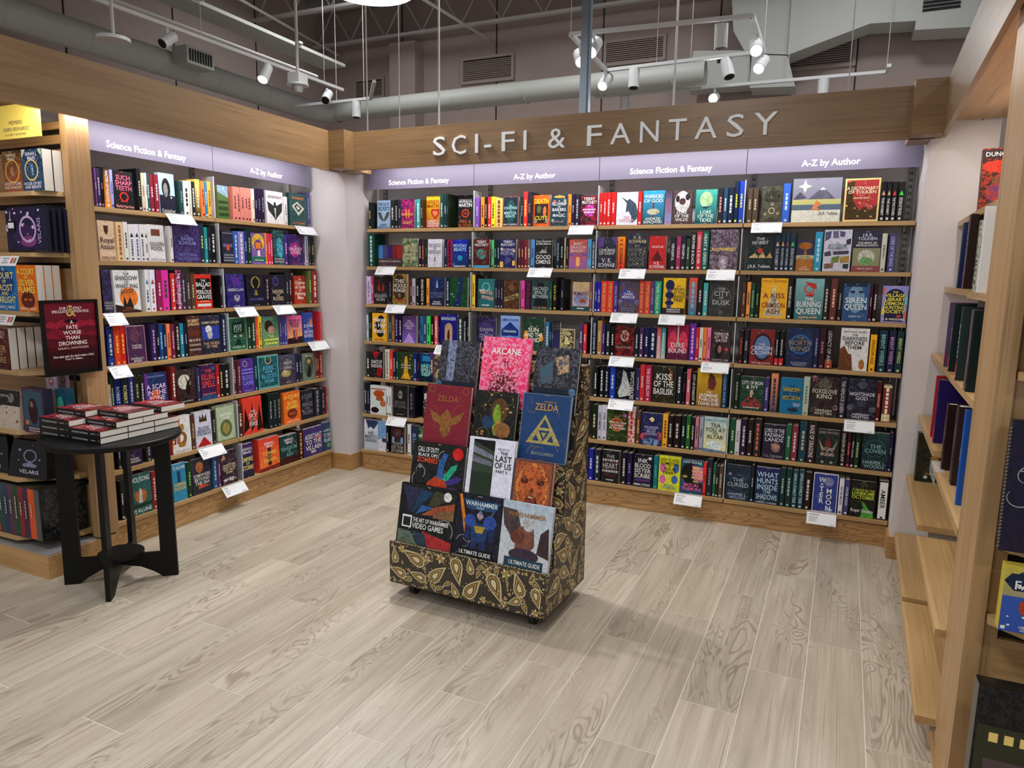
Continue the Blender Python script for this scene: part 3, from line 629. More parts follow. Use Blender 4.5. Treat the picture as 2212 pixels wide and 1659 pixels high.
F	b3	1	1	1.8575	1.9866	0.208	0	223			0.03	A|CONJURING|OF LIGHT@.3,.56,ddd;V. E.|SCHWAB@.65,.95,ddd	p 648 0 0 .35 0 .3 .3 0 .35;p 648 .7 0 1 0 1 .3	black with purple corners
S	b3	1	2	1.9945	2.0431	0.210	0	f92	e33		1	620	V. E. SCHWAB				
F	b3	1	3	2.0581	2.1904	0.231	0	223			0.03	V. E.|SCHWAB@.06,.28,cb9;THE|INVISIBLE|LIFE OF|ADDIE|LARUE@.31,.92,776	s 6 cb9	black with bronze capitals
F	b3	1	4	2.2041	2.3108	0.211	0	c22			0.045	VICIOUS@.28,.36,fdd;V.E.|SCHWAB@.76,.97,eee	p 611 .5 .42 .85 .74 .15 .74	bright red with a dark triangle
S	b3	1	5	2.3405	2.3749	0.207	0	222			1	eee	VENGEFUL				
S	b3	1	6	2.3773	2.4067	0.209	0	a36			1	fcc	VICIOUS				
S	b3	1	7	2.4081	2.4383	0.212	0	223			1	eee	VENGEFUL				
S	b3	1	8	2.4407	2.4649	0.195	0	343			0	acb	~				
S	b3	1	9	2.4673	2.5009	0.235	0	222			1	eee	FEATHER & BLACK				
S	b3	1	10	2.5033	2.5367	0.237	0	c34			1	fee	CROWN & SILVER				
S	b3	1	11	2.5391	2.5780	0.239	0	165			1	eee	HEART & GREEN				
F	b3	1	12	2.5874	2.7537	0.249	0	434		878	0.03	ALCHEMISED@.44,.53,fd6	e .5 .82 .17 .18 a9a;e .5 .85 .09 .14 ccc	grey ruin with yellow capitals
S	b3	2	1	1.8540	1.8704	0.199	0	22a			0	eef	LOST STORY				
S	b3	2	2	1.8715	1.8946	0.199	0	22a			0	eef	LOST STORY				
S	b3	2	3	1.8973	1.9401	0.205	0	e43			1	fb6	BONE SEASON				
S	b3	2	4	1.9417	1.9826	0.206	0	e43			1	fb6	MIME ORDER				
S	b3	2	5	1.9837	2.0159	0.206	0	438			1	cae	SONG RISING				
F	b3	2	6	2.0196	2.1521	0.208	0	447		753	0.03	THE|DARK|MIRROR@.3,.55,eef;SAMANTHA|SHANNON@.82,.96,99b	c .5 .44 .35 24c;p 224 .05 1 .2 .82 .8 .82 .95 1;c .08 .65 .12 68d;c .92 .65 .12 68d	blue and gold ornament with a blue disc
S	b3	2	7	2.1547	2.1916	0.212	0	d44			1	fb6	BONE SEASON				
S	b3	2	8	2.1931	2.2297	0.210	0	e54			1	fb6	MIME ORDER				
S	b3	2	9	2.2312	2.2565	0.211	0	547			0	cae	SONG RISING				
S	b3	2	10	2.2575	2.2992	0.211	0	2a8			1	dfc	MASK FALLING				
F	b3	2	11	2.3127	2.4523	0.233	0	fc2			0.03	THE|PRIORY|OF THE|ORANGE|TREE@.2,.65,333,.42,.98;SAMANTHA|SHANNON@.83,.95,eee	e .3 .2 .2 .15 125;b .18 .3 .38 .85 548;e .3 .47 .2 .09 125;e .3 .68 .2 .06 125;p 322 0 .82 1 .82 1 1 0 1	yellow with a blue dragon round a tower
S	b3	2	12	2.4751	2.5263	0.237	0	e53	28a		1	7cd	~				
S	b3	2	13	2.5306	2.5608	0.228	0	222			1	ddd	~				
S	b3	2	14	2.5656	2.5941	0.207	0	5bb			0	fee	~				
F	b3	2	15	2.6022	2.7485	0.235	0	333			0.03	TARA SIM@.03,.1,888;THE|CITY|OF|DUSK@.24,.7,ccc	o .5 .48 .4 .03 777;c .5 .48 .36 444;c .5 .9 .1 665	charcoal with a grey moon ring
S	b3	3	1	1.8540	1.8816	0.230	0	124			1	dee	MIDNIGHT KINGDOM				
S	b3	3	2	1.8870	1.9194	0.229	0	b84			1	fed	DAWN				
S	b3	3	3	1.9221	1.9425	0.210	0	427			0	bbe	~				
S	b3	3	4	1.9463	1.9784	0.208	0	122			1	eee	~				
S	b3	3	5	1.9810	2.0076	0.199	0	111			0	eee	~				
F	b3	3	6	2.0114	2.1414	0.203	0	311		a22	0.03	PHANTASMA@.66,.75,999	e .5 .33 .22 .19 cba;e .42 .35 .06 .05 322;e .58 .35 .06 .05 322	dark red roses with a pale skull
S	b3	3	7	2.1440	2.1724	0.191	0	123			0	ddd	~				
S	b3	3	8	2.1750	2.2017	0.193	0	536			0	fff	~				
S	b3	3	9	2.2058	2.2391	0.199	0	225			1	eef	~				
S	b3	3	10	2.2416	2.2873	0.201	0	124			1	eee	~				
S	b3	3	11	2.2898	2.3175	0.200	0	d44	ecc		0	fdd	~				
S	b3	3	12	2.3200	2.3476	0.202	0	188	bdd		0	cee	~				
F	b3	3	13	2.3586	2.4931	0.225	0	a14	524		0.03	DIRE|BOUND@.5,.82,eee	e .25 .5 .22 .3 f46;e .75 .5 .22 .3 f46;b .47 .05 .53 .55 ddd	crimson hearts with a white sword
S	b3	3	14	2.4980	2.5368	0.237	0	63a			1	fbf	~				
S	b3	3	15	2.5378	2.5585	0.211	0	d23			0	fdd	LOVE BITES				
S	b3	3	16	2.5609	2.5825	0.212	0	eed			0	333	~				
S	b3	3	17	2.5849	2.6064	0.213	0	f84			0	222	LIES				
S	b3	3	18	2.6088	2.6302	0.214	0	f8b			0	822	~				
F	b3	3	19	2.6359	2.7500	0.205	0	322			0.03	TERROR|AT THE|GATES@.08,.38,edd;SCARLETT ST. CLAIR@.9,.96,ccc	e .4 .65 .2 .25 111;e .45 .6 .1 .12 b77;c .8 .6 .1 d44	maroon with a dark haired woman and a pomegranate
S	b3	4	1	1.8803	1.9065	0.206	0	122			0	dee	~				
S	b3	4	2	1.9200	1.9525	0.214	0	112			1	ddd	~				
S	b3	4	3	1.9552	1.9874	0.211	0	112			1	bbb	~				
S	b3	4	4	1.9928	2.0302	0.211	0	24b			1	cdf	~				
F	b3	4	5	2.0339	2.1695	0.212	0	012			0.03	SILVERCLOAK@.1,.97,eee,.7,.92,v	p ddd .35 .06 .5 .15 .72 .6 .75 .85 .2 .95 .12 .8 .28 .5	black with a white draped figure
S	b3	4	6	2.1747	2.1944	0.212	0	437			0	bbd	~				
S	b3	4	7	2.1965	2.2264	0.240	0	d33			1	fdd	~				
S	b3	4	8	2.2290	2.2725	0.237	0	b25			1	fdd	THE GODS BELOW				
F	b3	4	9	2.2786	2.4260	0.239	0	221		332	0.03	KISS|OF THE|BASILISK@.18,.78,eee	e .8 .3 .08 .2 d85;p d85 .7 .05 .75 .05 .85 .2 .78 .2;c .1 .45 .07 733;s 10 a43	black with an orange arm
S	b3	4	10	2.4369	2.4705	0.236	0	222			1	ddd	~				222
S	b3	4	11	2.4745	2.4926	0.205	0	112			0	556	~				
S	b3	4	12	2.5000	2.5244	0.232	0	d67			0	fee	~				
S	b3	4	13	2.5293	2.5609	0.215	0	111			1	eee	CITY OF STARDUST				
F	b3	4	14	2.5643	2.7162	0.241	0	eb2	852		0.03	THE|JASMINE|THRONE|TASHA SURI@.58,.97,fff	e .6 .35 .16 .2 732;c .55 .16 .07 421;p 732 .4 .5 .8 .35 .7 .55	golden with a seated figure
S	b3	4	15	2.7186	2.7514	0.230	0	135			1	8be	OLEANDER SWORD				
S	b3	5	1	1.8804	1.9204	0.236	0	121			1	dca	~				
S	b3	5	2	1.9231	1.9547	0.234	0	ccd			1	444	GREY EMPIRE				
S	b3	5	3	1.9557	1.9882	0.239	0	dde			1	445	STEEL GODS				
F	b3	5	4	1.9920	2.1321	0.221	0	231		452	0.03	How to Lose|a Goblin|in Ten Days@.36,.62,fff	c .47 .48 .33 d42;o .47 .48 .33 .03 cb6;c .82 .2 .12 c7c;s 26 c75	dark floral with a red disc
S	b3	5	5	2.1332	2.1804	0.246	0	eee		d43	1	d32	~				
S	b3	5	6	2.1898	2.2158	0.219	0	643			0	fc8	~				
F	b3	5	7	2.2220	2.3593	0.214	0	225		336	0.03	DAUGHTER|OF THE|MOON|GODDESS@.4,.68,cce	c .5 .2 .12 fe9;e .15 .75 .17 .12 d56;e .88 .7 .13 .14 d56;e .5 .9 .4 .12 8ad	navy with a yellow moon and coral flowers
S	b3	5	8	2.3643	2.3971	0.217	0	fb3			1	831	~				
S	b3	5	9	2.3996	2.4322	0.208	0	211			1	ccc	~				
S	b3	5	10	2.4372	2.4794	0.212	0	211			1	ccc	~				
S	b3	5	11	2.4844	2.5115	0.216	0	122			0	ddd	~				
S	b3	5	12	2.5165	2.5435	0.219	0	263			0	ce5	~				
S	b3	5	13	2.5459	2.5703	0.212	0	212			0	ccb	~				
S	b3	5	14	2.5728	2.5946	0.214	0	c89			0	333	~				
S	b3	5	15	2.5995	2.6237	0.219	0	aab			0	334	~				
F	b3	5	16	2.6271	2.7666	0.225	0	bdd	fe9		0.03	REBECCA THORNE@.05,.12,78a;TEA|YOU AT|THE|ALTAR@.16,.62,532	e .5 .8 .36 .13 eff;p 68a 0 .9 1 .95 1 1 0 1	pale blue and cream seascape
S	b3	6	1	1.8746	1.9101	0.218	0	12a			1	dde	~				
S	b3	6	2	1.9153	1.9594	0.218	0	223			1	ccd	~				
F	b3	6	3	1.9682	2.0897	0.222	0	111			0.05	THE|~|HEART|~@.12,.7,bbb;~@.88,.94,ddd	c .13 .32 .08 a22;c .87 .35 .08 a22;o .5 .6 .36 .02 a22	black with red roses and grey script
S	b3	6	4	2.1048	2.1400	0.220	0	112			1	ddd	~				
S	b3	6	5	2.1450	2.1774	0.220	0	214			1	88d	~				
F	b3	6	6	2.1883	2.3126	0.220	0	112			0.03	INK|BLOOD|SISTER|SCRIBE@.1,.72,eee;EMMA TÖRZS@.88,.96,eee	c .87 .1 .09 eee;b .1 .76 .9 .82 638;o .5 .45 .4 .01 646	black with white capitals and a purple bar
S	b3	6	7	2.3223	2.3514	0.223	0	178			1	4bb	~				
F	b3	6	8	2.3572	2.4967	0.229	0	ee3			0.03	HOW TO HOLD|SOMEONE|IN|YOUR|HEART@.05,.52,111;MIZUKI|TSUJIMURA@.8,.95,39a	e .2 .35 .15 .13 e7b;e .8 .33 .14 .13 47b;e .2 .68 .14 .13 e7b;e .75 .66 .15 .12 47b	neon yellow with pink and blue archways
F	b3	6	9	2.5000	2.6407	0.223	0	257			0.03	LOST SOULS@.02,.1,eed;MEET|UNDER|A FULL|MOON@.18,.55,fe8,.5,1;MIZUKI|TSUJIMURA@.68,.9,f7b	e .4 .4 .38 .3 111;e .6 .75 .38 .15 111;p f7b .5 .16 1 .2 1 .6 .6 .57;c .85 .1 .08 4a8;e .2 .5 .12 .04 ba6;e .7 .62 .14 .04 ba6	blue night with black clouds and a pink patch
S	b3	6	10	2.6430	2.6613	0.218	0	e33			0	611	~				
S	b3	6	11	2.6636	2.6977	0.243	0	223			1	888	~				
S	b3	6	12	2.7023	2.7204	0.216	0	264			0	bcb	~				
S	b3	6	13	2.7213	2.7362	0.202	0	222			0	eee	~				
S	b3	6	14	2.7384	2.7632	0.205	0	543			0	cba	~				
S	b4	0	1	2.7919	2.8186	0.207	0	543			0	cb9	~				
S	b4	0	2	2.8210	2.8514	0.205	0	543			1	cb9	~				432
F	b4	0	3	2.8692	2.9893	0.219	0.04	443			0.03	THE|LORD|OF THE|RINGS@.05,.42,111;J.R.R.|TOLKIEN@.84,.97,111	o .5 .66 .15 .025 eda;o .52 .49 .06 .018 eda;o .2 .75 .06 .018 eda;o .8 .74 .06 .018 eda	olive grey with four pale rings
S	b4	0	4	2.9930	3.0322	0.228	0	36c			1	cdf	~				
F	b4	0	5	3.0452	3.3084	0.252	0	ddc			0.03	J.R.R. Tolkien@.76,.84,555,.55,.95	b 0 0 1 .5 889;p eed .25 .02 .29 .14 .4 .18 .29 .22 .25 .34 .21 .22 .1 .18 .21 .14;p 556 0 .5 .15 .3 .3 .45;p 667 .3 .5 .62 .2 .9 .5;p eee .62 .2 .69 .27 .55 .27;b 0 .48 1 .62 bb7;b 0 .6 1 .72 567;p d85 .4 .72 .5 .5 .62 .6 .52 .66 .6 .74	wide pale landscape painting with a white sun
F	b4	0	6	3.3247	3.5071	0.241	0	a33			0.03	A DICTIONARY|OF TOLKIEN@.18,.36,edb;DAVID DAY@.43,.48,edb	f .05 dc8;p 431 .06 .95 .06 .1 .28 .06 .25 .5 .45 .75 .6 .65 .75 .75 .94 .6 .94 .95;s 12 ca5	dark red with gold filigree border
S	b4	0	7	3.5122	3.5388	0.218	0	111			1	ddd	THE HOBBIT	ca7			
S	b4	0	8	3.5409	3.5652	0.217	0	111			1	ddd	THE HOBBIT	ca7			
S	b4	0	9	3.5669	3.5952	0.216	0	111			1	ddd	THE TWO TOWERS	d34			
S	b4	0	10	3.5981	3.6325	0.215	0	111			1	ddd	RETURN OF THE KING	3e4			
F	b4	1	1	2.8108	2.9569	0.217	0	122			0.03	THE|HOBBIT@.07,.28,eee;J.R.R. Tolkien@.83,.93,ddd	c .5 .45 .11 e43;p ec8 .05 .65 .3 .52 .45 .64 .62 .48 .75 .65 .9 .5 1 .65	black with a red sun over gold peaks
S	b4	1	2	2.9664	2.9986	0.223	0	234			1	ccc	THE HOBBIT	ccc			
S	b4	1	3	2.9996	3.0254	0.223	0	234			1	ccc	FELLOWSHIP OF THE RING	da5			
S	b4	1	4	3.0264	3.0503	0.223	0	234			0	ccc	THE TWO TOWERS	c35			
S	b4	1	5	3.0517	3.0838	0.222	0	234			1	ccc	RETURN OF THE KING	3d4			
F	b4	1	6	3.0882	3.1867	0.179	0.03	b73			0.03	THE HOBBIT|THE LORD OF THE RINGS@.5,.6,432;J R R|TOLKIEN@.84,.98,ecb	b 0 0 1 .48 335;p a62 .42 .48 .47 .2 .54 .2 .6 .48;e .5 .17 .38 .12 a62;b 0 .48 1 .61 dc9	small tan with an autumn tree
S	b4	1	7	3.1895	3.2289	0.228	0	39b			1	bde	~				
F	b4	1	8	3.2379	3.3836	0.239	0	ccd			0.03	THE|BOVADIUM|FRAGMENTS@.3,.47,567	p 557 .02 .05 .25 .03 .22 .2 .03 .28;p 668 .3 .03 .5 .03 .52 .2 .32 .2;p 557 .55 .03 .75 .05 .73 .18 .56 .16;p 334 .8 .25 .97 .2 .97 .35 .82 .36;p 445 .03 .55 .25 .5 .3 .62 .05 .64;p 784 .32 .66 .6 .62 .58 .78 .3 .8;p a84 .62 .65 .95 .62 .95 .78 .64 .8;p 445 .35 .52 .92 .5 .92 .58 .36 .6;p 865 .05 .82 .4 .8 .38 .92 .06 .94;p 233 .75 .82 .95 .82 .93 .94 .74 .92	pale lilac with cracked landscape shards
F	b4	1	9	3.3911	3.5379	0.230	0	223			0.03	J.R.R.|TOLKIEN@.05,.23,cce;THE MAPS OF|MIDDLE-EARTH@.26,.38,ddd;BRIAN SIBLEY@.9,.95,dcb	b .02 .42 .98 .86 886;c .5 .65 .3 ccb;e .5 .74 .24 .1 7a6;b 0 .86 1 1 844	dark with a round window onto a meadow
S	b4	1	10	3.5396	3.5650	0.215	0	ccb			1	766	~				
S	b4	1	11	3.5747	3.6137	0.212	0	447			1	bbd	LORD OF THE RINGS				335
S	b4	2	1	2.7972	2.8221	0.211	0	532			0	ca8	~				
S	b4	2	2	2.8272	2.8486	0.216	0	fa5			0	531	~				
S	b4	2	3	2.8503	2.8758	0.211	0	243			0	9b9	~				
S	b4	2	4	2.8775	2.9012	0.211	0	121			0	7a6	~				
F	b4	2	5	2.9071	3.0592	0.241	0	fb2			0.03	ANUJA VARGHESE@.04,.1,a60;A KISS|OF|CRIMSON|ASH@.35,.9,833	p ddb .5 .15 .6 .4 .85 .95 .15 .95 .4 .4	golden yellow with white leaves and crimson capitals
S	b4	2	6	3.0608	3.0877	0.245	0	111			1	eee	PHOENIX KING				
F	b4	2	7	3.1032	3.2584	0.242	0	8bb	166		0.03	THE|BURNING|QUEEN@.45,.87,eee;APARNA VERMA@.92,.97,fb9	o .48 .25 .18 .05 c32;p c32 .3 .08 .7 .12 .75 .25 .55 .22;p c32 .3 .4 .7 .35 .6 .45	teal with a red coiled dragon
S	b4	2	8	3.2600	3.2898	0.218	0	222			1	cba	~				
S	b4	2	9	3.2961	3.3304	0.244	0	633			1	fb9	~				
S	b4	2	10	3.3366	3.3598	0.211	0	211			0	998	~				
F	b4	2	11	3.3637	3.5000	0.217	0	358			0.03	SIREN|QUEEN@.35,.7,dee;NGHI VO@.84,.9,cde	e .5 .4 .32 .38 79b;e .5 .62 .12 .04 224;e .35 .22 .1 .03 224;e .68 .22 .1 .03 224;b .1 0 .9 .08 124	blue tinted face
S	b4	2	12	3.5023	3.5173	0.214	0	412			0	caa	~				
S	b4	2	13	3.5210	3.5434	0.215	0	211			0	ddd	~				
F	b4	2	14	3.5672	3.6940	0.208	0	99d			0.03	THE|VILLAGE|LIBRARY|DEMON-|HUNTING|SOCIETY@.14,.75,fe4;C. M. WAGGONER@.87,.94,fed	b .12 .28 .88 .97 224;e .5 .28 .38 .2 224;b 0 .05 .1 .2 d66;b .9 .3 1 .5 6cd;b 0 .6 .1 .8 dc5;b .9 .7 1 .9 d66;e .7 .82 .1 .03 d53	lilac with a navy arch and yellow capitals
S	b4	3	1	2.8001	2.8278	0.206	0	211			1	c44	~				
S	b4	3	2	2.8321	2.8579	0.212	0	223			0	ccc	MALICE				
F	b4	3	3	2.8665	3.0059	0.216	0	822			0.03	THE|CRIMSON|CROWN@.38,.72,dde;HEATHER WALTER@.92,.97,ecc	e .52 .5 .4 .4 311;e .52 .5 .33 .33 68b	crimson with a smoky blue oval
S	b4	3	4	3.0117	3.0333	0.211	0	111			0	bbb	~		d23		
S	b4	3	5	3.0375	3.0623	0.212	0	111			0	bbb	~		d23		
F	b4	3	6	3.0780	3.2248	0.236	0	124		236	0.03	THE|NORTH|WIND@.22,.6,986;ALEXANDRIA|WARWICK@.86,.97,aab	o .5 .42 .4 .07 36a	navy with a wreath of blue roses
S	b4	3	7	3.2280	3.2559	0.237	0	224			1	99b	~				
S	b4	3	8	3.2582	3.2899	0.236	0	312			1	b78	~				
S	b4	3	9	3.2939	3.3332	0.242	0	211			1	ccc	LEGACY OF ASH		a42		
F	b4	3	10	3.3699	3.5185	0.246	0	eee			0.03	MATTHEW WARD@.06,.11,666;THE|DARKNESS|BEFORE|THEM@.13,.5,444	p 742 0 .5 .15 .42 .3 .6 .42 .62 .5 1 0 1;e .8 .85 .1 .12 b73	white with a rust coloured castle
S	b4	3	11	3.5268	3.5591	0.214	0	fb2			1	631	DRAGON AGE				
S	b4	3	12	3.5703	3.6127	0.241	0	134			1	9cb	BRENT WEEKS				
S	b4	3	13	3.6186	3.6555	0.239	0	224			1	c9c	BRENT WEEKS				
S	b4	3	14	3.6606	3.6940	0.241	0	133			1	cd8	BRENT WEEKS				
S	b4	4	1	2.7946	2.8234	0.218	0	121			1	9a9	~				
F	b4	4	2	2.8277	2.9692	0.211	0	243		132	0.03	CITY OF IRON|& IVY@.12,.36,eee;~@.88,.94,ccc	p a33 .1 .78 .5 .5 .9 .78 .9 .9 .1 .9;e .5 .5 .08 .12 dba	green garden with a red gowned figure
S	b4	4	3	2.9709	2.9971	0.209	0	437			0	bbe	~				
S	b4	4	4	3.0072	3.0473	0.239	0	e96	446		1	334	~				
F	b4	4	5	3.0632	3.1889	0.219	0	17a			0.03	THE|VOYAGE|OF THE|DAMNED@.2,.6,124;Frances|White@.68,.78,eee,.55,.95	b .1 .27 .9 .37 cb5;b .1 .5 .9 .6 cb5;e .6 .88 .25 .06 134	ocean blue with a golden ship
S	b4	4	6	3.1913	3.2253	0.234	0	bcb			1	787	~				
F	b4	4	7	3.2309	3.3840	0.241	0	211		433	0.03	FOXGLOVE|KING@.3,.55,ddc;HANNAH|WHITTEN@.8,.95,ddc	c .5 .2 .24 665;c .12 .06 .12 a67;c .92 .75 .1 a77	black with pink foxgloves and a crown
S	b4	4	8	3.3864	3.4268	0.240	0	223			1	ccc	THE HEMLOCK QUEEN				
F	b4	4	9	3.4323	3.5818	0.243	0	112		334	0.03	NIGHTSHADE|GOD@.32,.52,dde;HANNAH|WHITTEN@.83,.97,dde	c .5 .58 .16 445;c .12 .7 .12 667;c .9 .72 .12 667;c .5 .15 .16 556	black with grey violet roses and a bowl
S	b4	4	10	3.5833	3.6073	0.232	0	511			1	fba	UNSOULED				
S	b4	4	11	3.6148	3.6594	0.215	0	733			1	fec	~		dc9		
S	b4	5	1	2.7883	2.8173	0.226	0	153			1	cdb	~				
S	b4	5	2	2.8199	2.8479	0.220	0	ddd			1	977	~				
S	b4	5	3	2.8523	2.8870	0.232	0	213			1	dcd	~				
S	b4	5	4	2.8913	2.9241	0.232	0	211			1	ccc	~				
S	b4	5	5	2.9284	2.9729	0.240	0	222			1	d65	~				
F	b4	5	6	2.9831	3.1117	0.214	0	112	213		0.03	LORD OF THE|FADING|LANDS@.1,.5,dde;C. L. WILSON@.88,.95,baa	e .6 .66 .2 .14 a77;p c98 .35 .55 .8 .6 .6 .72	midnight blue with a copper wing
S	b4	5	7	3.1159	3.1457	0.222	0	264			1	bdc	~				
S	b4	5	8	3.1490	3.1819	0.221	0	834			1	edc	~				
S	b4	5	9	3.1900	3.2308	0.252	0	145			1	cb9	~				
S	b4	5	10	3.2332	3.2857	0.252	0	211			1	edd	RAGE OF DRAGONS				
F	b4	5	11	3.2889	3.4103	0.214	0	122			0.03	DEMI WINTERS@.04,.12,a98;ROAD|OF|BONES@.5,.74,dcc	o .5 .62 .24 .04 a63;p 822 .5 .18 .66 .46 .34 .46;p ba8 .08 .28 .3 .52 .2 .55;p ba8 .92 .28 .7 .52 .8 .55;c .3 .92 .07 ba8;c .7 .92 .07 ba8	black with antlers and a red cloak
S	b4	5	12	3.4166	3.4494	0.218	0	211			1	ddc	KINGDOM OF CLAW				
S	b4	5	13	3.4517	3.4727	0.212	0	312			0	e67	~				
S	b4	5	14	3.4750	3.4928	0.210	0	211			0	ddd	WENDY, DARLING				
S	b4	5	15	3.4951	3.5205	0.209	0	132			1	bc9	~				
F	b4	5	16	3.5320	3.6702	0.223	0	133	112		0.03	THE|COVEN@.3,.55,8bb;HARPER L.|WOODS@.74,.95,9bb	o .5 .42 .38 .012 388	dark teal with a thin ring
S	b4	5	17	3.6717	3.6880	0.231	0	214			0	99b	~				
S	b4	5	18	3.6910	3.6940	0.233	0	214			0	99b	~				
F	b4	6	1	2.7845	2.9293	0.226	0	123			0.03	THE|CURSED@.35,.62,abc;HARPER L.|WOODS@.78,.97,abd	c .15 .27 .07 a8c;o .5 .48 .33 .012 578	dark blue with silver swirls
S	b4	6	2	2.9319	2.9509	0.237	0	122			0	bbc	~				
F	b4	6	3	2.9595	3.0980	0.230	0	226	134		0.03	WHAT|HUNTS|INSIDE|THE|SHADOWS@.1,.88,bde;HARPER L. WOODS@.93,.98,eee		violet to teal with large pale capitals
S	b4	6	4	3.1022	3.1323	0.241	0	133			1	acb	~				
S	b4	6	5	3.1357	3.1689	0.241	0	133			1	acb	~				
S	b4	6	6	3.1714	3.2035	0.236	0	145			1	dee	UPON A STARLIT TIDE				
S	b4	6	7	3.2060	3.2388	0.241	0	145			1	dee	UPON A STARLIT TIDE				
S	b4	6	8	3.2413	3.2795	0.232	0	211			1	edd	~				
F	b4	6	9	3.2892	3.4234	0.236	0	349			0.03	W|A|T|E|R@.08,.78,fff,.22,.48;M|O|O|N@.36,.95,fff,.52,.8	f .03 eef;c .62 .2 .2 99c;e .7 .93 .15 .05 ace	blue violet with stacked white letters and a moon
S	b4	6	10	3.4313	3.4564	0.217	0	eef			1	336	WATER MOON				
S	b4	6	11	3.4611	3.4861	0.216	0	447			1	eef	WATER MOON				
F	b4	6	12	3.4916	3.6267	0.219	0	111			0.03	A NIGHT IN THE@.22,.28,de4;LONESOME|OCTOBER@.28,.5,de4;Roger Zelazny@.76,.86,eee	p 5b4 .45 .55 .6 .62 .75 .75 .95 .9 .95 1 .45 1 .55 .75	black with a green howling wolf
S	b4	6	13	3.6358	3.6900	0.233	0	211			1	222	AMBER			eee	
S	l1	0	1	-1.9654	-1.9555	0.202	0	647			0	dcd	~				
S	l1	0	2	-1.9542	-1.9322	0.202	0	324			0	bac	~				
S	l1	0	3	-1.9302	-1.9137	0.211	0	111			0	c76	~				
S	l1	0	4	-1.9131	-1.8780	0.211	0	222	f92		1	eee	MASTER OF POISONS				
S	l1	0	5	-1.8773	-1.8587	0.204	0	aae			0	557	~				
F	l1	0	6	-1.8573	-1.7339	0.206	0	111			0.03	SUCH|SHARP|TEETH@.1,.52,f79;Rachel Harrison@.88,.97,faa	o .5 .68 .22 .06 d33;p d33 .32 .72 .4 .72 .37 .85;p d33 .58 .72 .68 .72 .62 .86	black with pink brush capitals and a red ring
S	l1	0	7	-1.7066	-1.6819	0.233	0	111			0	bbb	~				
S	l1	0	8	-1.6797	-1.6615	0.213	0	dca			0	765	~				
S	l1	0	9	-1.6593	-1.6471	0.216	0	eee			0	555	~				
S	l1	0	10	-1.6463	-1.6264	0.214	0	255			0	bdd	~				
S	l1	0	11	-1.6248	-1.6000	0.211	0	823			0	fcd	~				
S	l1	0	12	-1.5977	-1.5686	0.215	0	823			0	fcd	~				
F	l1	0	13	-1.5647	-1.4569	0.231	0	bde			0.03	Quicksilver@.88,.98,ccc	b 0 .55 1 1 223;e .45 .38 .27 .26 222;e .42 .42 .14 .18 999;c .75 .6 .05 eee	pale blue with a dark haired figure
S	l1	0	14	-1.4234	-1.3955	0.199	0	244			0	799	~				
S	l1	0	15	-1.3929	-1.3499	0.204	0	eee			1	333	~				
S	l1	0	16	-1.3482	-1.3360	0.208	0	ddc			0		~				
S	l1	0	17	-1.3351	-1.3061	0.207	0	222			0	ddd	~				
S	l1	0	18	-1.3043	-1.2668	0.225	0	fd6	111		1	ddd	~				
S	l1	0	19	-1.2623	-1.2361	0.219	0	f84			0	722	~				
S	l1	0	20	-1.2343	-1.2123	0.218	0	28b			0	cde	~				
S	l1	0	21	-1.2105	-1.1818	0.222	0	fb4			0	842	~				
S	l1	0	22	-1.1780	-1.1770	0.219	0	111			1	eee	~	e9a			
F	l1	1	1	-1.9815	-1.8876	0.213	0	eca			0.03	Royal|Assassin@.4,.72,433;ROBIN HOBB@.88,.98,865	p 532 .35 .12 .65 .12 .62 .28 .5 .36 .38 .28	parchment with a brown shield
S	l1	1	2	-1.8771	-1.8347	0.212	0	ec9			1	964	~				
S	l1	1	3	-1.8326	-1.8046	0.215	0	eee			1	555	~				
S	l1	1	4	-1.8017	-1.7659	0.204	0	eee			1	667	~	222			
S	l1	1	5	-1.7637	-1.7340	0.207	0	eef			1	667	~	222			
S	l1	1	6	-1.7317	-1.7024	0.209	0	eee			0	667	~	222			
S	l1	1	7	-1.7008	-1.6795	0.207	0	eee			0	556	~	222			
F	l1	1	8	-1.6772	-1.5696	0.212	0	eee			0.03	GOLDEN|FOOL@.45,.7,433;ROBIN HOBB@.9,.98,999	b .2 .12 .75 .3 743	white with a brown chest
S	l1	1	9	-1.5291	-1.5061	0.212	0	eee			0	865	~				
F	l1	1	10	-1.5028	-1.3106	0.240	0	326		547	0.03	THE|RAVEN|SCHOLAR@.3,.56,aae;ANTONIA|HODGSON@.75,.96,77b		deep purple feathered
S	l1	1	11	-1.3088	-1.2762	0.241	0	234			1	cd8	~				
S	l1	1	12	-1.2744	-1.2497	0.222	0	299			0	cff	~				
S	l1	1	13	-1.2479	-1.2294	0.223	0	123			0	89a	~				
S	l1	1	14	-1.2275	-1.1835	0.236	0	111			1	ddd	~				
S	l1	1	15	-1.1797	-1.1770	0.213	0	222			0	999	~				
F	l1	2	1	-1.9976	-1.9409	0.237	0	223		436	0.03	STRENGTH|~|FEW@.72,.92,aaa		dark slate
F	l1	2	2	-1.9291	-1.7719	0.235	0	eee			0.03	THE|SHADOW|OF|WHAT WAS|LOST@.05,.55,444;JAMES|ISLINGTON@.86,.97,953	c .55 .64 .36 f83;p 222 .3 .9 .35 .58 .45 .8 .6 .62 .72 .9;p 322 0 .8 1 .96 1 1 0 1	white with an orange sun and dark riders
S	l1	2	3	-1.7341	-1.7058	0.240	0	eee			1	357	~	27b			
S	l1	2	4	-1.7035	-1.6669	0.240	0	eef			1	c53	~	c42			
S	l1	2	5	-1.6591	-1.6266	0.237	0	925			1	fbc	~				
S	l1	2	6	-1.6234	-1.5765	0.238	0	e3a			1	254	~				
S	l1	2	7	-1.5741	-1.5643	0.224	0	111			0		~				
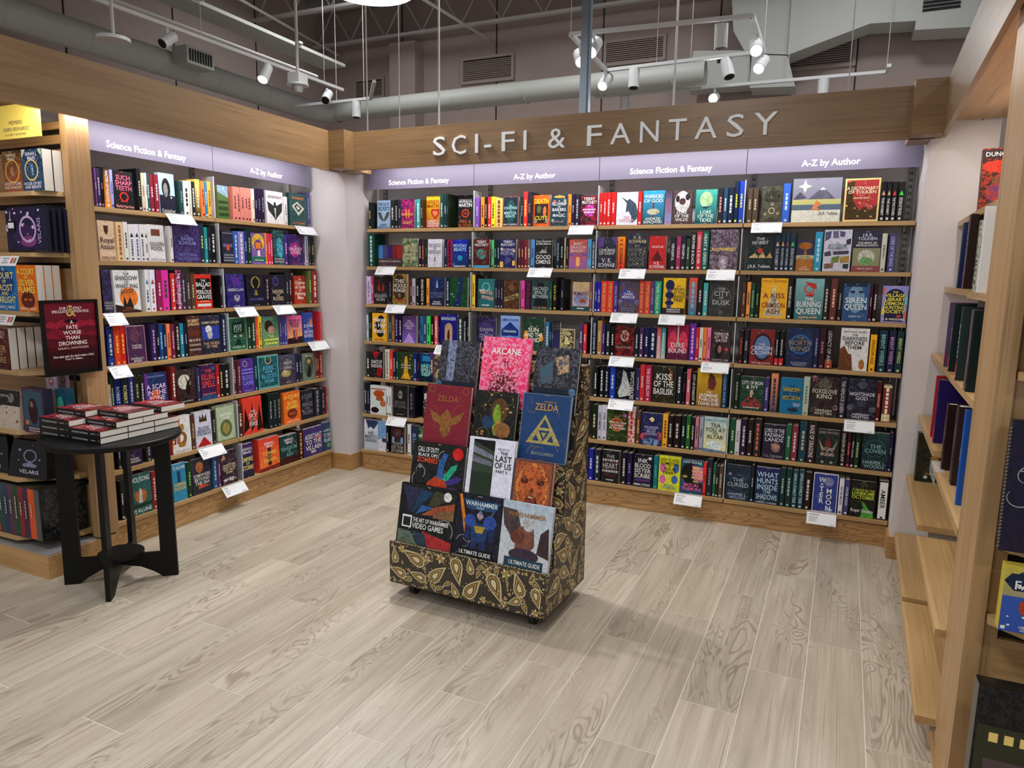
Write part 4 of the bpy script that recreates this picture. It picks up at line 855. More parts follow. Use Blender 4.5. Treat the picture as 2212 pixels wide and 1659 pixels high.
S	l1	2	8	-1.5618	-1.5296	0.221	0	d33			1	eee	~				
S	l1	2	9	-1.5271	-1.4876	0.238	0	222		e5a	1	eee	THE CITY WE BECAME				
S	l1	2	10	-1.4850	-1.4543	0.214	0	334			0	aab	~				
S	l1	2	11	-1.4525	-1.4205	0.214	0	433			0	baa	~				
S	l1	2	12	-1.4188	-1.3898	0.211	0	543			0	cc8	~				
F	l1	2	13	-1.3871	-1.2582	0.215	0	d32			0.03	THE|BALLAD|OF|PERILOUS|GRAVES@.14,.72,eee;ALEX JENNINGS@.76,.8,fd8	b .08 .12 .94 .75 111;b .1 .85 .9 .93 ddd	red with a black shield of white capitals
S	l1	2	14	-1.1921	-1.1770	0.208	0	111			1	bbb	~				
S	l1	3	1	-2.0112	-1.9733	0.218	0	125		24a	1	bcd	~				
S	l1	3	2	-1.9712	-1.9348	0.219	0	d42			1	fb4	~				
S	l1	3	3	-1.9327	-1.8991	0.217	0	c22			1	fb4	~				
F	l1	3	4	-1.8941	-1.7734	0.212	0	425		534	0.03	TWISTED|THRONE@.5,.62,dcc;DANIELLE L.|JENSEN@.84,.97,ddd	f .04 a78;e .45 .25 .2 .2 745	plum with a woman in a hexagon
S	l1	3	5	-1.7373	-1.7038	0.211	0	325			1	b9d	~				
S	l1	3	6	-1.7023	-1.6833	0.210	0	112			0	ddd	~				
S	l1	3	7	-1.6818	-1.6546	0.212	0	148			0	9cd	~				
S	l1	3	8	-1.6530	-1.6304	0.207	0	124			0	acd	~				
S	l1	3	9	-1.6280	-1.6019	0.209	0	f85			0	732	~				
S	l1	3	10	-1.6003	-1.5746	0.207	0	724			0	dab	~				
S	l1	3	11	-1.5730	-1.5378	0.223	0	211			1	bba	~				
S	l1	3	12	-1.5361	-1.5072	0.207	0	28a			0	cef	~				
S	l1	3	13	-1.5055	-1.4849	0.205	0	123			0	9ab	~				
F	l1	3	14	-1.4797	-1.3827	0.248	0	422			0.1	ROBERT|JORDAN@.08,.25,ec9;~|~|~@.55,.9,a98	b .1 .35 .9 .5 632	brown boxed set in plastic wrap
F	l1	3	15	-1.3800	-1.2236	0.245	0	223			0.03	ROBERT JORDAN@.15,.22,dca;THE WHEEL|OF TIME@.68,.85,ca8	b .08 .28 .92 .62 34a;c .4 .36 .16 eee;e .45 .5 .13 .11 ccc	black with a moonlit rider on blue
S	l1	3	16	-1.2140	-1.1770	0.240	0	124			1	bcd	~				
S	l1	4	1	-2.0284	-2.0074	0.228	0	232			0	aca	~				
S	l1	4	2	-2.0052	-1.9655	0.231	0	127			1	bcd	ROBERT				
S	l1	4	3	-1.9625	-1.9197	0.229	0	123			1	dc8	ROBERT				
S	l1	4	4	-1.9142	-1.8849	0.245	0	337			1	bbd	~				
S	l1	4	5	-1.8833	-1.8478	0.244	0	221			1	998	~				
S	l1	4	6	-1.8454	-1.8192	0.215	0	222			0	ccc	~				
F	l1	4	7	-1.8151	-1.6662	0.218	0	236			0.03	SOPHIE JORDAN@.06,.12,99c;A SCAR|IN THE|BONE@.28,.75,ece	e .45 .62 .2 .18 d63;p 26a 0 .82 .9 .9 .9 1 0 1;b 0 0 .15 1 638	navy and violet with a coral creature
S	l1	4	8	-1.6352	-1.6019	0.241	0	722			1	eed	~				
F	l1	4	9	-1.5992	-1.4641	0.212	0	322	211		0.03	~@.88,.94,aaa	c .42 .35 .34 ddc;e .6 .58 .12 .2 211;p 211 .58 .42 .42 .12 .62 .35 .9 .08 .68 .45	brown with a stag against a white moon
S	l1	4	10	-1.4526	-1.4274	0.213	0	335			0	99b	~				
F	l1	4	11	-1.4235	-1.3026	0.224	0	314			0.03	THE|KILLING|SPELL@.12,.65,e54;SHAY KAUWE@.8,.86,e86	p 358 0 .88 .5 .82 1 .9 1 1 0 1;c .85 .12 .12 269	aubergine with red capitals
S	l1	4	12	-1.2975	-1.2738	0.215	0	b22			0	fcc	~				
S	l1	4	13	-1.2717	-1.2404	0.212	0	211			0	dc8	~				
S	l1	4	14	-1.2383	-1.1873	0.211	0	111			1	ccc	~				
F	l1	5	1	-1.6726	-1.5386	0.226	0	eee			0.03	RAVEN KENNEDY@.92,.97,99a	e .55 .32 .12 .1 b83;e .5 .62 .28 .2 963;e .45 .6 .16 .11 eee;e .5 .8 .2 .05 b83	white with a gold ribbon figure
S	l1	5	2	-1.5367	-1.5062	0.219	0	532			0	ca8	~				
F	l1	5	3	-1.5015	-1.3774	0.228	0	dde			0.03	BLOOD|BENEATH|THE SNOW@.42,.68,347	p 432 .25 .3 .3 .1 .42 .22 .5 .06 .58 .22 .7 .1 .75 .3;p c22 .5 .72 .95 .98 .05 .98	pale blue with a crown and a red train
S	l1	5	4	-1.3734	-1.3439	0.218	0	222			0	999	~				
F	l1	5	5	-1.3408	-1.1770	0.237	0	bca			0.03	SAPLING|CAGE@.22,.4,fff	f .05 675;e .5 .65 .3 .24 674;e .5 .65 .18 .16 a95	sage green with a leafy wreath
S	l1	5	1	-2.0297	-2.0086	0.154	0	112			0	aaa	~				
F	l1	5	2	-2.0058	-1.8794	0.150	0	213			0.03	~|ASSASSIN@.7,.9,ddd		dark plum
S	l1	5	3	-1.8530	-1.8185	0.150	0	222			0	999	~				
S	l1	6	1	-2.0465	-2.0251	0.225	0	111			0	ddd	~				
F	l1	6	2	-1.9890	-1.8523	0.235	0	255	254		0.03	WOLFSONG@.05,.2,eff;TJ KLUNE@.85,.95,eff	c .5 .55 .28 c73;p ddd .38 .72 .45 .4 .5 .34 .56 .45 .56 .72;b 0 .74 1 .82 132	teal with a howling white wolf
S	l1	6	3	-1.8477	-1.8109	0.226	0	822			1	fbb	~				
F	l1	6	4	-1.7060	-1.6090	0.229	0	28b	39b		0.03	TJ KLUNE@.05,.15,eee;WHISPERING|DOOR@.5,.72,ec4	p 146 .35 .2 .6 .2 .6 .5 .35 .5	bright blue with a doorway
S	l1	6	5	-1.6047	-1.5682	0.222	0	132			1	8b5	~				
F	l1	6	6	-1.5656	-1.4211	0.226	0	223			0.03	TJ KLUNE@.05,.13,567;SOMEWHERE|BEYOND|THE SEA@.42,.75,eee	e .42 .25 .2 .16 d85;p d53 .3 .7 .9 .82 .3 .86	charcoal with an orange cliff house
S	l1	6	7	-1.4043	-1.3647	0.219	0	258			1	acd	~				
S	l1	6	8	-1.3628	-1.3417	0.212	0	636			0	dbd	~				
F	l1	6	9	-1.3389	-1.2046	0.224	0	212		434	0.03	THE|IRRESISTIBLE|URGE TO FALL|FOR YOUR|ENEMY@.35,.68,dca	e .5 .86 .4 .06 ddd;s 16 fbc;c .2 .2 .1 da6	black with pink blossoms
F	l2	0	1	-1.1302	-1.0433	0.210	0	674	473		0.03	~|~|~@.4,.95,342	p 9bc 0 0 1 0 1 .35 0 .2	moss green
S	l2	0	2	-0.9978	-0.9682	0.216	0	d87			0	413	~				
S	l2	0	3	-0.9673	-0.9374	0.216	0	d87			0	413	~				
S	l2	0	4	-0.9365	-0.9062	0.217	0	d87			0	413	~				
S	l2	0	5	-0.9052	-0.8746	0.218	0	d87			0	413	~				
S	l2	0	6	-0.8736	-0.8426	0.219	0	d87			0	413	~				
S	l2	0	7	-0.8397	-0.8142	0.219	0	edc			0	755	~				
S	l2	0	8	-0.8112	-0.7834	0.223	0	213			0	889	~				
S	l2	0	9	-0.7814	-0.7554	0.226	0	213			0	889	~				
S	l2	0	10	-0.7533	-0.7219	0.227	0	213			0	889	~				
F	l2	0	11	-0.6994	-0.5339	0.224	0	eee			0.03	NEVERNIGHT@.12,.22,866	p 333 .05 .32 .45 .45 .5 .9 .4 .8 .1 .6;p 333 .95 .32 .55 .45 .5 .9 .6 .8 .9 .6;e .5 .42 .07 .1 222	white with a black winged figure
S	l2	0	12	-0.5241	-0.4877	0.199	0	ddd			0	888	~				
F	l2	0	13	-0.4687	-0.2827	0.235	0	244			0.03	KATABASIS@.1,.19,d84;R. F. KUANG@.87,.95,d84	p ddc .15 .4 .45 .25 .85 .45 .5 .68;p 244 .25 .4 .45 .32 .72 .45 .5 .58;p ddc .36 .41 .46 .37 .6 .45 .5 .51	dark green with a white maze diamond
S	l2	0	14	-0.2779	-0.2410	0.252	0	447			1	99b	~				
F	l2	1	1	-1.1335	-1.0389	0.212	0	223			0.03	~@.05,.12,889;~|~|~@.7,.95,99a	b .1 .4 .35 .5 66a;b .65 .4 .9 .5 66a;b .38 .42 .62 .6 d53	black with small red and violet shapes
S	l2	1	2	-1.0361	-0.9954	0.212	0	36b			1	cdf	~				
S	l2	1	3	-0.9935	-0.9435	0.212	0	98c			1	eef	~				
S	l2	1	4	-0.9416	-0.9157	0.218	0	237			0	abd	~				
S	l2	1	5	-0.9138	-0.8857	0.237	0	132			0	bc9	~				
F	l2	1	6	-0.8789	-0.7529	0.210	0	86b			0.03	~@.84,.9,cec	e .5 .3 .46 .28 fc4;e .5 .4 .3 .2 749;b .3 .3 .7 .5 e83;b 0 .76 1 .92 275;b .42 .55 .6 .74 fec	violet with a yellow arch and orange house
S	l2	1	7	-0.7488	-0.7303	0.214	0	f83			0	fed	~				
S	l2	1	8	-0.7282	-0.7044	0.212	0	d35			0	fcd	~				
S	l2	1	9	-0.7023	-0.6782	0.213	0	d35			0	fcd	~				
F	l2	1	10	-0.6729	-0.5654	0.240	0	233		377	0.03	~|~@.8,.95,baa	e .6 .5 .3 .3 5bd	dark teal with a blue swirl
S	l2	1	11	-0.5622	-0.5313	0.217	0	438			0	fbd	~				
F	l2	1	12	-0.5268	-0.3692	0.223	0	214		427	0.03	AN|UNLIKELY|COVEN@.35,.65,fde	c .5 .5 .36 d28;p 733 .2 1 .4 .75 .45 1;p 733 .8 1 .6 .75 .55 1	indigo with a magenta disc and raised hands
S	l2	1	13	-0.3657	-0.3456	0.236	0	523			0	c88	~				
S	l2	1	14	-0.3420	-0.3063	0.218	0	bbd			0	557	~				
S	l2	1	15	-0.3015	-0.2785	0.220	0	232			0	aa8	~				
S	l2	1	16	-0.2761	-0.2410	0.217	0	111			0	ca6	~				
S	l2	2	1	-1.1670	-1.1420	0.203	0	111			0	bba	~				
F	l2	2	2	-1.1375	-0.9812	0.217	0	226		438	0.03	EMBERCLAW@.42,.52,ccd;L. R. LAM@.93,.98,bbc	p 639 .25 .05 .7 .1 .85 .35 .4 .4;c .55 .72 .16 bbb	indigo with a purple dragon and a pearl orb
F	l2	2	3	-0.9602	-0.7956	0.215	0	112			0.03	PANTOMIME@.73,.82,66a;L. R. LAM@.93,.98,99a	o .5 .25 .25 .06 a93;e .5 .28 .12 .2 111;p a93 .4 .65 .5 .45 .6 .65	black with a golden oval tree
S	l2	2	4	-0.7926	-0.7503	0.215	0	212			0	a98	~				
F	l2	2	5	-0.7461	-0.5919	0.215	0	112			0.03	NEVER|THE|ROSES@.48,.85,cb9	o .4 .22 .2 .05 549;c .4 .22 .08 325	black with a violet rose
S	l2	2	6	-0.5853	-0.5542	0.231	0	222			0	99a	~				
S	l2	2	7	-0.5520	-0.5206	0.231	0	212			0	baa	~				
F	l2	2	8	-0.4660	-0.3393	0.208	0.03	b32			0.03	The|Children|of Gods|and|Fighting|Men@.08,.85,fed		brick red with white blackletter
S	l2	2	9	-0.3387	-0.3085	0.245	0	563			1	dd5	~				
S	l2	2	10	-0.3024	-0.2410	0.245	0	822			1	ecb	~				
F	l2	3	1	-1.1578	-0.9994	0.220	0	254			0.03	JADE|CITY@.2,.45,ced;FONDA LEE@.85,.93,cdb	f .04 9b8;b .2 .15 .85 .48 132;p 132 .3 .83 .5 .6 .7 .83;e .35 .56 .08 .03 dca;e .65 .56 .08 .03 dca	jade green with a masked face
S	l2	3	2	-0.9917	-0.9587	0.211	0	243			0	dec	~				
S	l2	3	3	-0.9567	-0.9233	0.213	0	243			0	dec	~				
S	l2	3	4	-0.9184	-0.8985	0.211	0	e54			0	fcb	~				
S	l2	3	5	-0.8965	-0.8633	0.217	0	fc3			0	642	~				
F	l2	3	6	-0.8572	-0.6986	0.212	0	476	8b8		0.03	THE|~|~@.6,.95,ee5	e .4 .32 .25 .2 321;e .55 .45 .22 .13 c98	green with an embracing couple
S	l2	3	7	-0.6910	-0.6661	0.207	0	447			0	aac	~				
S	l2	3	8	-0.6639	-0.6421	0.206	0	538			0	cad	~				
S	l2	3	9	-0.6399	-0.6156	0.201	0	35a			0	adf	~				
F	l2	3	10	-0.6123	-0.4515	0.204	0	e5a	fc3		0.03	KEEPER OF|MAGICAL|THINGS@.12,.42,426	p 312 0 .8 1 .75 1 1 0 1;b .4 .5 .5 .85 536;b .55 .5 .65 .85 d63	pink to yellow sunset with two figures
F	l2	3	11	-0.4421	-0.3294	0.221	0	249			0.03	A|SONG|TO|DROWN|RIVERS@.3,.85,ddf	e .8 .35 .15 .15 d74	cobalt blue with an orange flower
S	l2	3	12	-0.2513	-0.2410	0.222	0	d34			1	fcc	~				
S	l2	4	1	-1.1592	-1.1269	0.229	0	523			0	c99	~				
S	l2	4	2	-1.1241	-1.0914	0.225	0	523			0	c99	~				
F	l2	4	3	-1.0895	-0.9758	0.228	0	438		63a	0.03	~|~|BLOOD|GAME@.28,.8,88e;~@.93,.97,99c	o .35 .15 .18 .04 ba7	violet with gold sunburst
S	l2	4	4	-0.9709	-0.9411	0.235	0	134			0	9bc	~				
F	l2	4	5	-0.9361	-0.7361	0.230	0	145		377	0.03	REBEL|~|BLOOD|WAR@.3,.85,6bd	o .5 .14 .16 .04 ca6;f .06 5aa	teal with blue capitals and a gold sunburst
F	l2	4	6	-0.7285	-0.5619	0.215	0	445	323		0.03	THE|GRACE|OF|KINGS@.15,.48,ddd;KEN LIU@.9,.95,ccc	e .4 .62 .3 .12 ba6;e .3 .58 .15 .08 dc9	storm grey with a golden bloom
S	l2	4	7	-0.5596	-0.5274	0.213	0	224			0	ccd	~				
S	l2	4	8	-0.5250	-0.4924	0.205	0	223			0	99b	~				
F	l2	4	9	-0.4842	-0.3507	0.204	0	787			0.03	~@.05,.15,cba	e .5 .5 .4 .4 565;p 111 .3 .85 .5 .4 .7 .6 .6 .9;c .52 .3 .12 fb4	grey with a dark figure in yellow hat
S	l2	4	10	-0.3482	-0.3247	0.205	0	722			0	fb9	~				
S	l2	4	11	-0.3235	-0.2985	0.202	0	611			0	fb9	~				
S	l2	4	12	-0.2960	-0.2607	0.203	0	822			0	fb9	~				
S	l2	5	1	-1.1587	-1.1164	0.214	0	422			1	edc	~				
F	l2	5	2	-1.1098	-0.9371	0.252	0	e43			0.03	THE|SKY|ON|FIRE@.35,.8,edd	p 211 0 .95 .12 .25 .35 .8;p 211 .38 .95 .48 .1 .6 .8;p 211 .68 .95 .86 .2 1 .9	fiery red with black spires
S	l2	5	3	-0.8735	-0.8338	0.247	0	122			1	999	~				
S	l2	5	4	-0.8317	-0.7956	0.245	0	122			0	888	~				
S	l2	5	5	-0.7935	-0.7547	0.243	0	122			0	888	~				
F	l2	5	6	-0.7242	-0.5491	0.230	0	f72			0.03	A COURT|OF|SILVER|FLAMES@.08,.55,fe6;SARAH J. MAAS@.9,.97,fec	e .5 .7 .3 .16 832;e .4 .7 .07 .03 f72;e .6 .7 .07 .03 f72	orange with a dark mask
F	l2	5	7	-0.5409	-0.4082	0.218	0	112			0.03	A COURT|OF|WINGS|AND|RUIN@.12,.85,889	c .1 .68 .06 a86	black with grey capitals
S	l2	5	8	-0.3972	-0.3201	0.214	0	112			1	889	~				
S	l2	5	9	-0.3163	-0.2680	0.208	0	112			0	889	~				
S	l2	5	10	-0.2551	-0.2410	0.209	0	a33			0	fbb	~				
F	l2	6	1	-1.1670	-1.0566	0.233	0	426	123		0.03	SARAH J.|MAAS@.1,.3,eee;EMPIRE|OF|STORMS@.38,.78,ed8	c .5 .55 .42 124	purple with yellow capitals
F	l2	6	2	-1.0024	-0.8075	0.233	0	e43	f83		0.06	SARAH J.|MAAS@.12,.3,fff;TOWER|OF|DAWN@.4,.75,fd6	b .42 .32 .58 .85 311;p 822 0 .9 1 .86 1 1 0 1	orange red with a dark tower
F	l2	6	3	-0.7987	-0.6189	0.210	0	133			0.06	SARAH J.|MAAS@.1,.3,fff;KINGDOM|OF|ASH@.38,.75,7bb	p 411 0 .8 .5 .7 1 .8 1 1 0 1	dark green with teal capitals
S	l2	6	4	-0.6105	-0.5574	0.224	0	311			1	da6	~				
F	l2	6	5	-0.5520	-0.3338	0.215	0	437			0.03	ASSISTANT|TO THE|VILLAIN@.2,.8,eee	e .8 .4 .16 .07 d34;b .35 .83 .6 .9 dcc	purple with large white slanted capitals
F	l2	6	6	-0.3303	-0.2410	0.224	0	246			0.03	ACCOMPLICE|TO THE|VILLAIN@.2,.7,dee	e .7 .82 .25 .08 6a4	teal blue with white capitals"""
stuff = MB(); labels = {}
def cut(a, b):
    return '%s, %s' % (a, b) if len((a+' '+b).replace(',', '').split()) <= 16 else '%s, %s' % (a.replace(' facing out', ''), b)
def put_book(name, parts, loc, rot, label, group, extra=None):
    names = ('page_block', 'cover_art', 'title_lettering') if len(parts) == 4 else ('page_block', 'spine_lettering')
    o = parts[0].build(name, M['print'], None, loc, rot); tag(o, label, 'book', group)
    for n, p in zip(names, parts[1:]):
        if p.f: p.build(n, M['pages'] if n == 'page_block' else M['print'], o)
    return o
for ln in DATA.split('\n'):
    q = ln.split('\t'); k, bay, r, n = q[0], q[1], int(q[2]), int(q[3]); s0, s1, h, d = map(float, q[4:8]); bgc, g, m = q[8:11]
    if s1-s0 < .008: continue
    fm = shelf_frame(bay, r); rz = ORG[bay][1]; rng = random.Random(hash((bay, r, n)) & 0 | (ord(bay[0])*1000+int(bay[1])*211+r*37+n))
    where = '%s, %s' % (SHELFN[r], BAYN[bay])
    if k == 'F':
        th, T, A, desc = float(q[11]), q[12], q[13], q[14]
        parts = face_book(s1-s0, h, th, bgc, g, m, T, A, rng, hard=rng.random() < .5)
        put_book('face_out_book', parts, fm @ Vector((s0, .012+d, .001)), (R(-2), 0, rz), cut('%s cover facing out' % desc, where), 'face-out books on the wall shelves')
    else:
        ind, tc, txt, em, band, lb, cv = q[11:18]
        D = .135 if h < .215 else .15
        y0 = .012+rng.uniform(0, .006)
        parts = spine_book(s1-s0, h, D, bgc, g, m, tc, txt, em, band, lb, cv, rng)
        if ind == '1':
            lab = '%s book spine%s, %s from left, %s' % (cname(bgc), ' with %s lettering' % cname(tc) if tc else '', ORD[n], where)
            put_book('shelved_book', parts, fm @ Vector((s0, y0, .0005)), (0, 0, rz), lab, 'spine-out books on the wall shelves')
        else:
            X = fm @ Matrix.Translation((s0, y0, .0005))
            for i, p in enumerate(parts):
                p.m = [1 if i == 1 else 0]*len(p.f); stuff.add(p, X)
# shelves behind the rolling display, hidden from the front: filled with plain spines
fr = random.Random(11)
for fb_, r, s, s_end in [('b2', 4, .94, 1.84), ('b2', 5, .94, 1.84), ('b2', 6, .94, 1.84), ('b1', 4, .60, .915), ('b1', 5, .56, .915), ('b1', 6, .56, .915), ('l1', 5, -1.78, -1.6), ('l1', 4, -2.09, -1.99)]:
    while s < s_end-.02:
        t = fr.uniform(.02, .045)
        if s+t > s_end: break
        parts = spine_book(t, fr.uniform(.19, .24), .14, fr.choice(['223', '822', '146', 'dc9', '134', '537', 'c63', '111', 'ddd']), '', '', fr.choice(['ddd', 'ec9', '99a']), '~', '', '', '', '', fr)
        X = shelf_frame(fb_, r) @ Matrix.Translation((s, .014, .0005))
        for i, p in enumerate(parts): p.m = [1 if i == 1 else 0]*len(p.f); stuff.add(p, X)
        s += t+.001
tag(stuff.build('packed_books', [M['print'], M['pages']]), 'narrow book spines packed between the face-out covers on the wall shelves', 'books', kind='stuff')

# ------------------------------------------------------------------ shelf talkers: tilted white cards in acrylic holders
for bay, r, a, b in [('l1', 0, -1.549, -1.36), ('l2', 0, -0.443, -0.239), ('l1', 2, -2.014, -1.904), ('l2', 2, -1.097, -0.924), ('l2', 2, -0.748, -0.556), ('l1', 3, -2.029, -1.915), ('l2', 3, -0.419, -0.215), ('l1', 5, -1.511, -1.323), ('l1', 6, -1.363, -1.177), ('b1', 1, 0.113, 0.281), ('b1', 2, 0.212, 0.382), ('b1', 3, 0.655, 0.8), ('b1', 5, 0.25, 0.419), ('b2', 0, 1.658, 1.827), ('b2', 1, 1.375, 1.547), ('b3', 1, 2.024, 2.193), ('b3', 1, 2.582, 2.751), ('b3', 2, 1.982, 2.159), ('b3', 2, 2.302, 2.467), ('b3', 3, 1.989, 2.155), ('b3', 3, 2.587, 2.755), ('b3', 4, 2.0, 2.167), ('b3', 6, 2.474, 2.647), ('b4', 0, 2.828, 2.999), ('b4', 4, 3.427, 3.584), ('b4', 6, 3.267, 3.427)]:
    fm = shelf_frame(bay, r); w_ = b-a
    t = thing('shelf_talker', 'white review card hung on the %s edge, %s, %s' % (SHELFN[r], BAYN[bay], 'at %d cm' % 0), 'card', fm @ Vector((a, -.001, -.004)), ORG[bay][1], 'white review cards on the shelf edges')
    t['label'] = None
    mid = (a+b)/2; t['_s'] = mid; t['_b'] = bay; t['_r'] = r
    c_, s_ = math.cos(R(38)), math.sin(R(38)); H = .072
    def TP(x, v, o=0): return (x, -.004-s_*v-o*c_, -c_*v+o*s_)     # v runs down the tilted card, o lifts off its face
    hd = MB(); hd.face([TP(-.003, -.01), TP(w_+.003, -.01), TP(w_+.003, H+.003), TP(-.003, H+.003)]); hd.face([TP(0, -.01, -.0), (0, .0, -.0), (w_, .0, -.0), TP(w_, -.01, 0)])
    hd.build('holder', M['acrylic'], t)
    cd = MB()
    for o_ in (.0006, .0012): cd.face([TP(0, 0, o_), TP(w_, 0, o_), TP(w_, H, o_), TP(0, H, o_)])
    for i_, (p_, q_) in enumerate((((0, 0), (w_, 0)), ((w_, 0), (w_, H)), ((w_, H), (0, H)), ((0, H), (0, 0)))): cd.face([TP(*p_, .0006), TP(*q_, .0006), TP(*q_, .0012), TP(*p_, .0012)])
    cd.build('card', M['card'], t)
    tx = MB(); k1 = hx('444'); k2 = hx('8a8f94')
    line_into(tx, '~', .012, .07, -.016, -.008, k1, lambda x, y: TP(x, -y, .0016), 'l')
    for j in range(4): line_into(tx, '~', .012, w_-.03-.02*(j == 3), -.03-.009*j, -.023-.009*j, k2, lambda x, y: TP(x, -y, .0016), 'l')
    line_into(tx, '~', w_-.05, w_-.01, -.068, -.062, k1, lambda x, y: TP(x, -y, .0016), 'r')
    tx.build('printed_lines', M['print'], t)
_tl = {}
for o in [o for o in bpy.data.objects if o.name.startswith('shelf_talker')]: _tl.setdefault((o['_b'], o['_r']), []).append(o)
for (b_, r_), L_ in _tl.items():
    L_.sort(key=lambda o: o['_s'])
    for i_, o in enumerate(L_):
        o['label'] = 'white review card on the %s edge, %s%s' % (SHELFN[r_], BAYN[b_], '' if len(L_) == 1 else ', left of two' if i_ == 0 else ', right of two')
        for k_ in ('_s', '_b', '_r'): del o[k_]

# ------------------------------------------------------------------ right-hand run: two bays seen almost edge-on
RZ = -math.pi/2-math.atan(RS); RO = (3.872, 0, 0)
RM = Matrix.Translation(RO) @ Matrix.Rotation(RZ, 4, 'Z')
def right_bay(label, a, b, zs):
    t = thing('bookcase', label, 'bookcase', RO, RZ, 'shelf bays of the right-hand run')
    MB().box(a, b, .165, .185, .12, 2.345).build('back_panel', M['back_panel'], t)
    for i, z in enumerate(zs):
        sh = MB().box(a+.003, b-.003, -.028*i, .163, z-.026, z).build('shelf', M['shelf_x'], t)
        MB().box(b-.06, b-.056, -.028*i+.05, .16, z-.075, z-.026).build('bracket', M['steel'], sh)
    MB().box(a, b, -.08, .165, 0, .1).build('kick_plate', M['kick_x'], t)
    return t
FZ = [1.845, 1.515, 1.168, .832, .497, .158]; NZ = [1.842, 1.507, 1.164, .79, .452, .142]
right_bay('oak shelf bay on the right, the far one against the white corner', .292, 1.19, FZ)
right_bay('oak shelf bay on the right, the near one beside the oak end post', 1.196, 2.115, NZ)
def right_spine(along, t, h, D, zi, d, c, tc, txt, band, lab, m='', near=False, tilt=0):
    z = (NZ if along > 1.19 else FZ)[zi]
    parts = spine_book(t, h, D, c, '', m, tc, txt, '', band, '', '', random.Random(int(along*999)))
    put_book('rulebook', parts, RM @ Vector((along, -.028*zi+d, z+.0005)), (0, 0, RZ), lab, 'tall books on the right-hand shelves')
rb = [(.80, .035, .29, .215, 1, .0, '225', '6aa', '~', '', 'navy tall book on the second right-hand shelf, farthest of four', '243'), (1.0, .06, .31, .22, 1, .0, '211', '999', '~', '633', 'thick black and brown book in plastic wrap on the second right-hand shelf', ''), (1.33, .04, .27, .2, 1, .0, 'bba', '333', '~', '', 'speckled grey book on the second right-hand shelf between black and white books', '443'), (1.47, .03, .31, .21, 1, -.005, 'ddd', '777', '~', '', 'white tall book on the second right-hand shelf beside the oak post', ''),
      (.92, .03, .285, .215, 2, .0, '546', '99a', '~', 'c22', 'mauve book with red band on the third right-hand shelf, farthest one', '324'), (1.10, .03, .285, .215, 2, .0, '122', 'eee', '~', 'c22', 'black book with red band, second on the third right-hand shelf', ''), (1.36, .035, .285, .215, 2, .0, '233', 'eee', '~', 'c22', 'dark green book with red band, third on the third right-hand shelf', ''), (1.64, .025, .285, .215, 2, .0, '755', '333', '~', '', 'dusty pink spine on the third right-hand shelf, nearest one', ''), (1.675, .03, .285, .215, 2, .0, '122', '888', '~', '', 'black book behind the dusty pink spine, third right-hand shelf', ''),
      (.86, .025, .285, .215, 3, .012, 'a22', '211', '~', 'c22', 'red and black book on the fourth right-hand shelf, farthest one', ''), (.98, .04, .285, .215, 3, .012, '215', 'a36', '~', 'c22', 'indigo book with red band on the fourth right-hand shelf', '415'), (1.3, .045, .27, .2, 3, .02, '211', '765', '~', '', 'black and bronze book on the fourth right-hand shelf', '432'), (1.52, .06, .3, .215, 3, .03, '322', '655', '~', '', 'maroon book in plastic wrap on the fourth right-hand shelf', ''), (1.82, .022, .33, .22, 3, .02, '25a', 'bcd', '~', '', 'bright blue slim book on the fourth right-hand shelf beside the oak post', ''),
      (1.52, .03, .22, .15, 4, .11, '222', 'aaa', '~', '', 'small black book on the fifth right-hand shelf, farthest of the leaning group', ''), (1.56, .02, .22, .15, 4, .11, '237', 'ccc', '~', '', 'blue spine on the fifth right-hand shelf beside the red one', ''), (1.585, .018, .25, .15, 4, .1, 'b42', 'fcb', '~', '', 'orange red spine on the fifth right-hand shelf', ''), (1.61, .05, .23, .15, 4, .1, 'ccc', '777', '~', '', 'pale grey thick book on the fifth right-hand shelf', ''), (1.7, .03, .22, .15, 4, .1, '224', '99a', '~', '', 'navy book on the fifth right-hand shelf nearest the oak post', '')]
for q in rb: right_spine(*q)
# two boxed or face-out titles on that run
p4 = face_book(.165, .285, .03, '311', '', 'a31', 'DUNGEONS@.05,.13,eee', 'b 0 .02 1 .16 322;e .5 .28 .5 .1 d32;e .55 .5 .3 .12 353;e .35 .68 .22 .14 636;p 9be .6 .5 .9 .42 .85 .55', random.Random(2))
put_book('rulebook', p4, (3.862, -.80, FZ[0]+.0005), (R(-6), 0, 0), 'red and black fantasy rulebook facing out, top right-hand shelf', 'tall books on the right-hand shelves')
p4 = face_book(.19, .26, .05, '221', '', '', '~@.8,.85,a85', 'c .25 .9 .05 ddd;p b84 .3 .5 .6 .42 .5 .56;e .7 .35 .12 .05 643', random.Random(4))
put_book('rulebook', p4, (3.775, -.42, FZ[4]+.0005), (R(-4), 0, 0), 'black boxed game with small round seal, fifth right-hand shelf', 'tall books on the right-hand shelves')
p4 = face_book(.16, .19, .07, '533', '', '866', '', 'b .3 .7 .9 .95 ccd', random.Random(5))
put_book('rulebook', p4, RM @ Vector((.98, .06, FZ[5]+.0005)), (0, 0, RZ), 'brown patterned box on the bottom right-hand shelf', 'tall books on the right-hand shelves')
o = tag(MB().box(.58, .78, -.006, -.002, -.05, .004).box(.58, .78, -.002, .03, .001, .004).build('sign_holder', M['acrylic'], None, RM @ Vector((.62, -.084, .79)), (0, 0, RZ)), 'clear acrylic sign holder on the fourth right-hand shelf edge', 'sign holder')

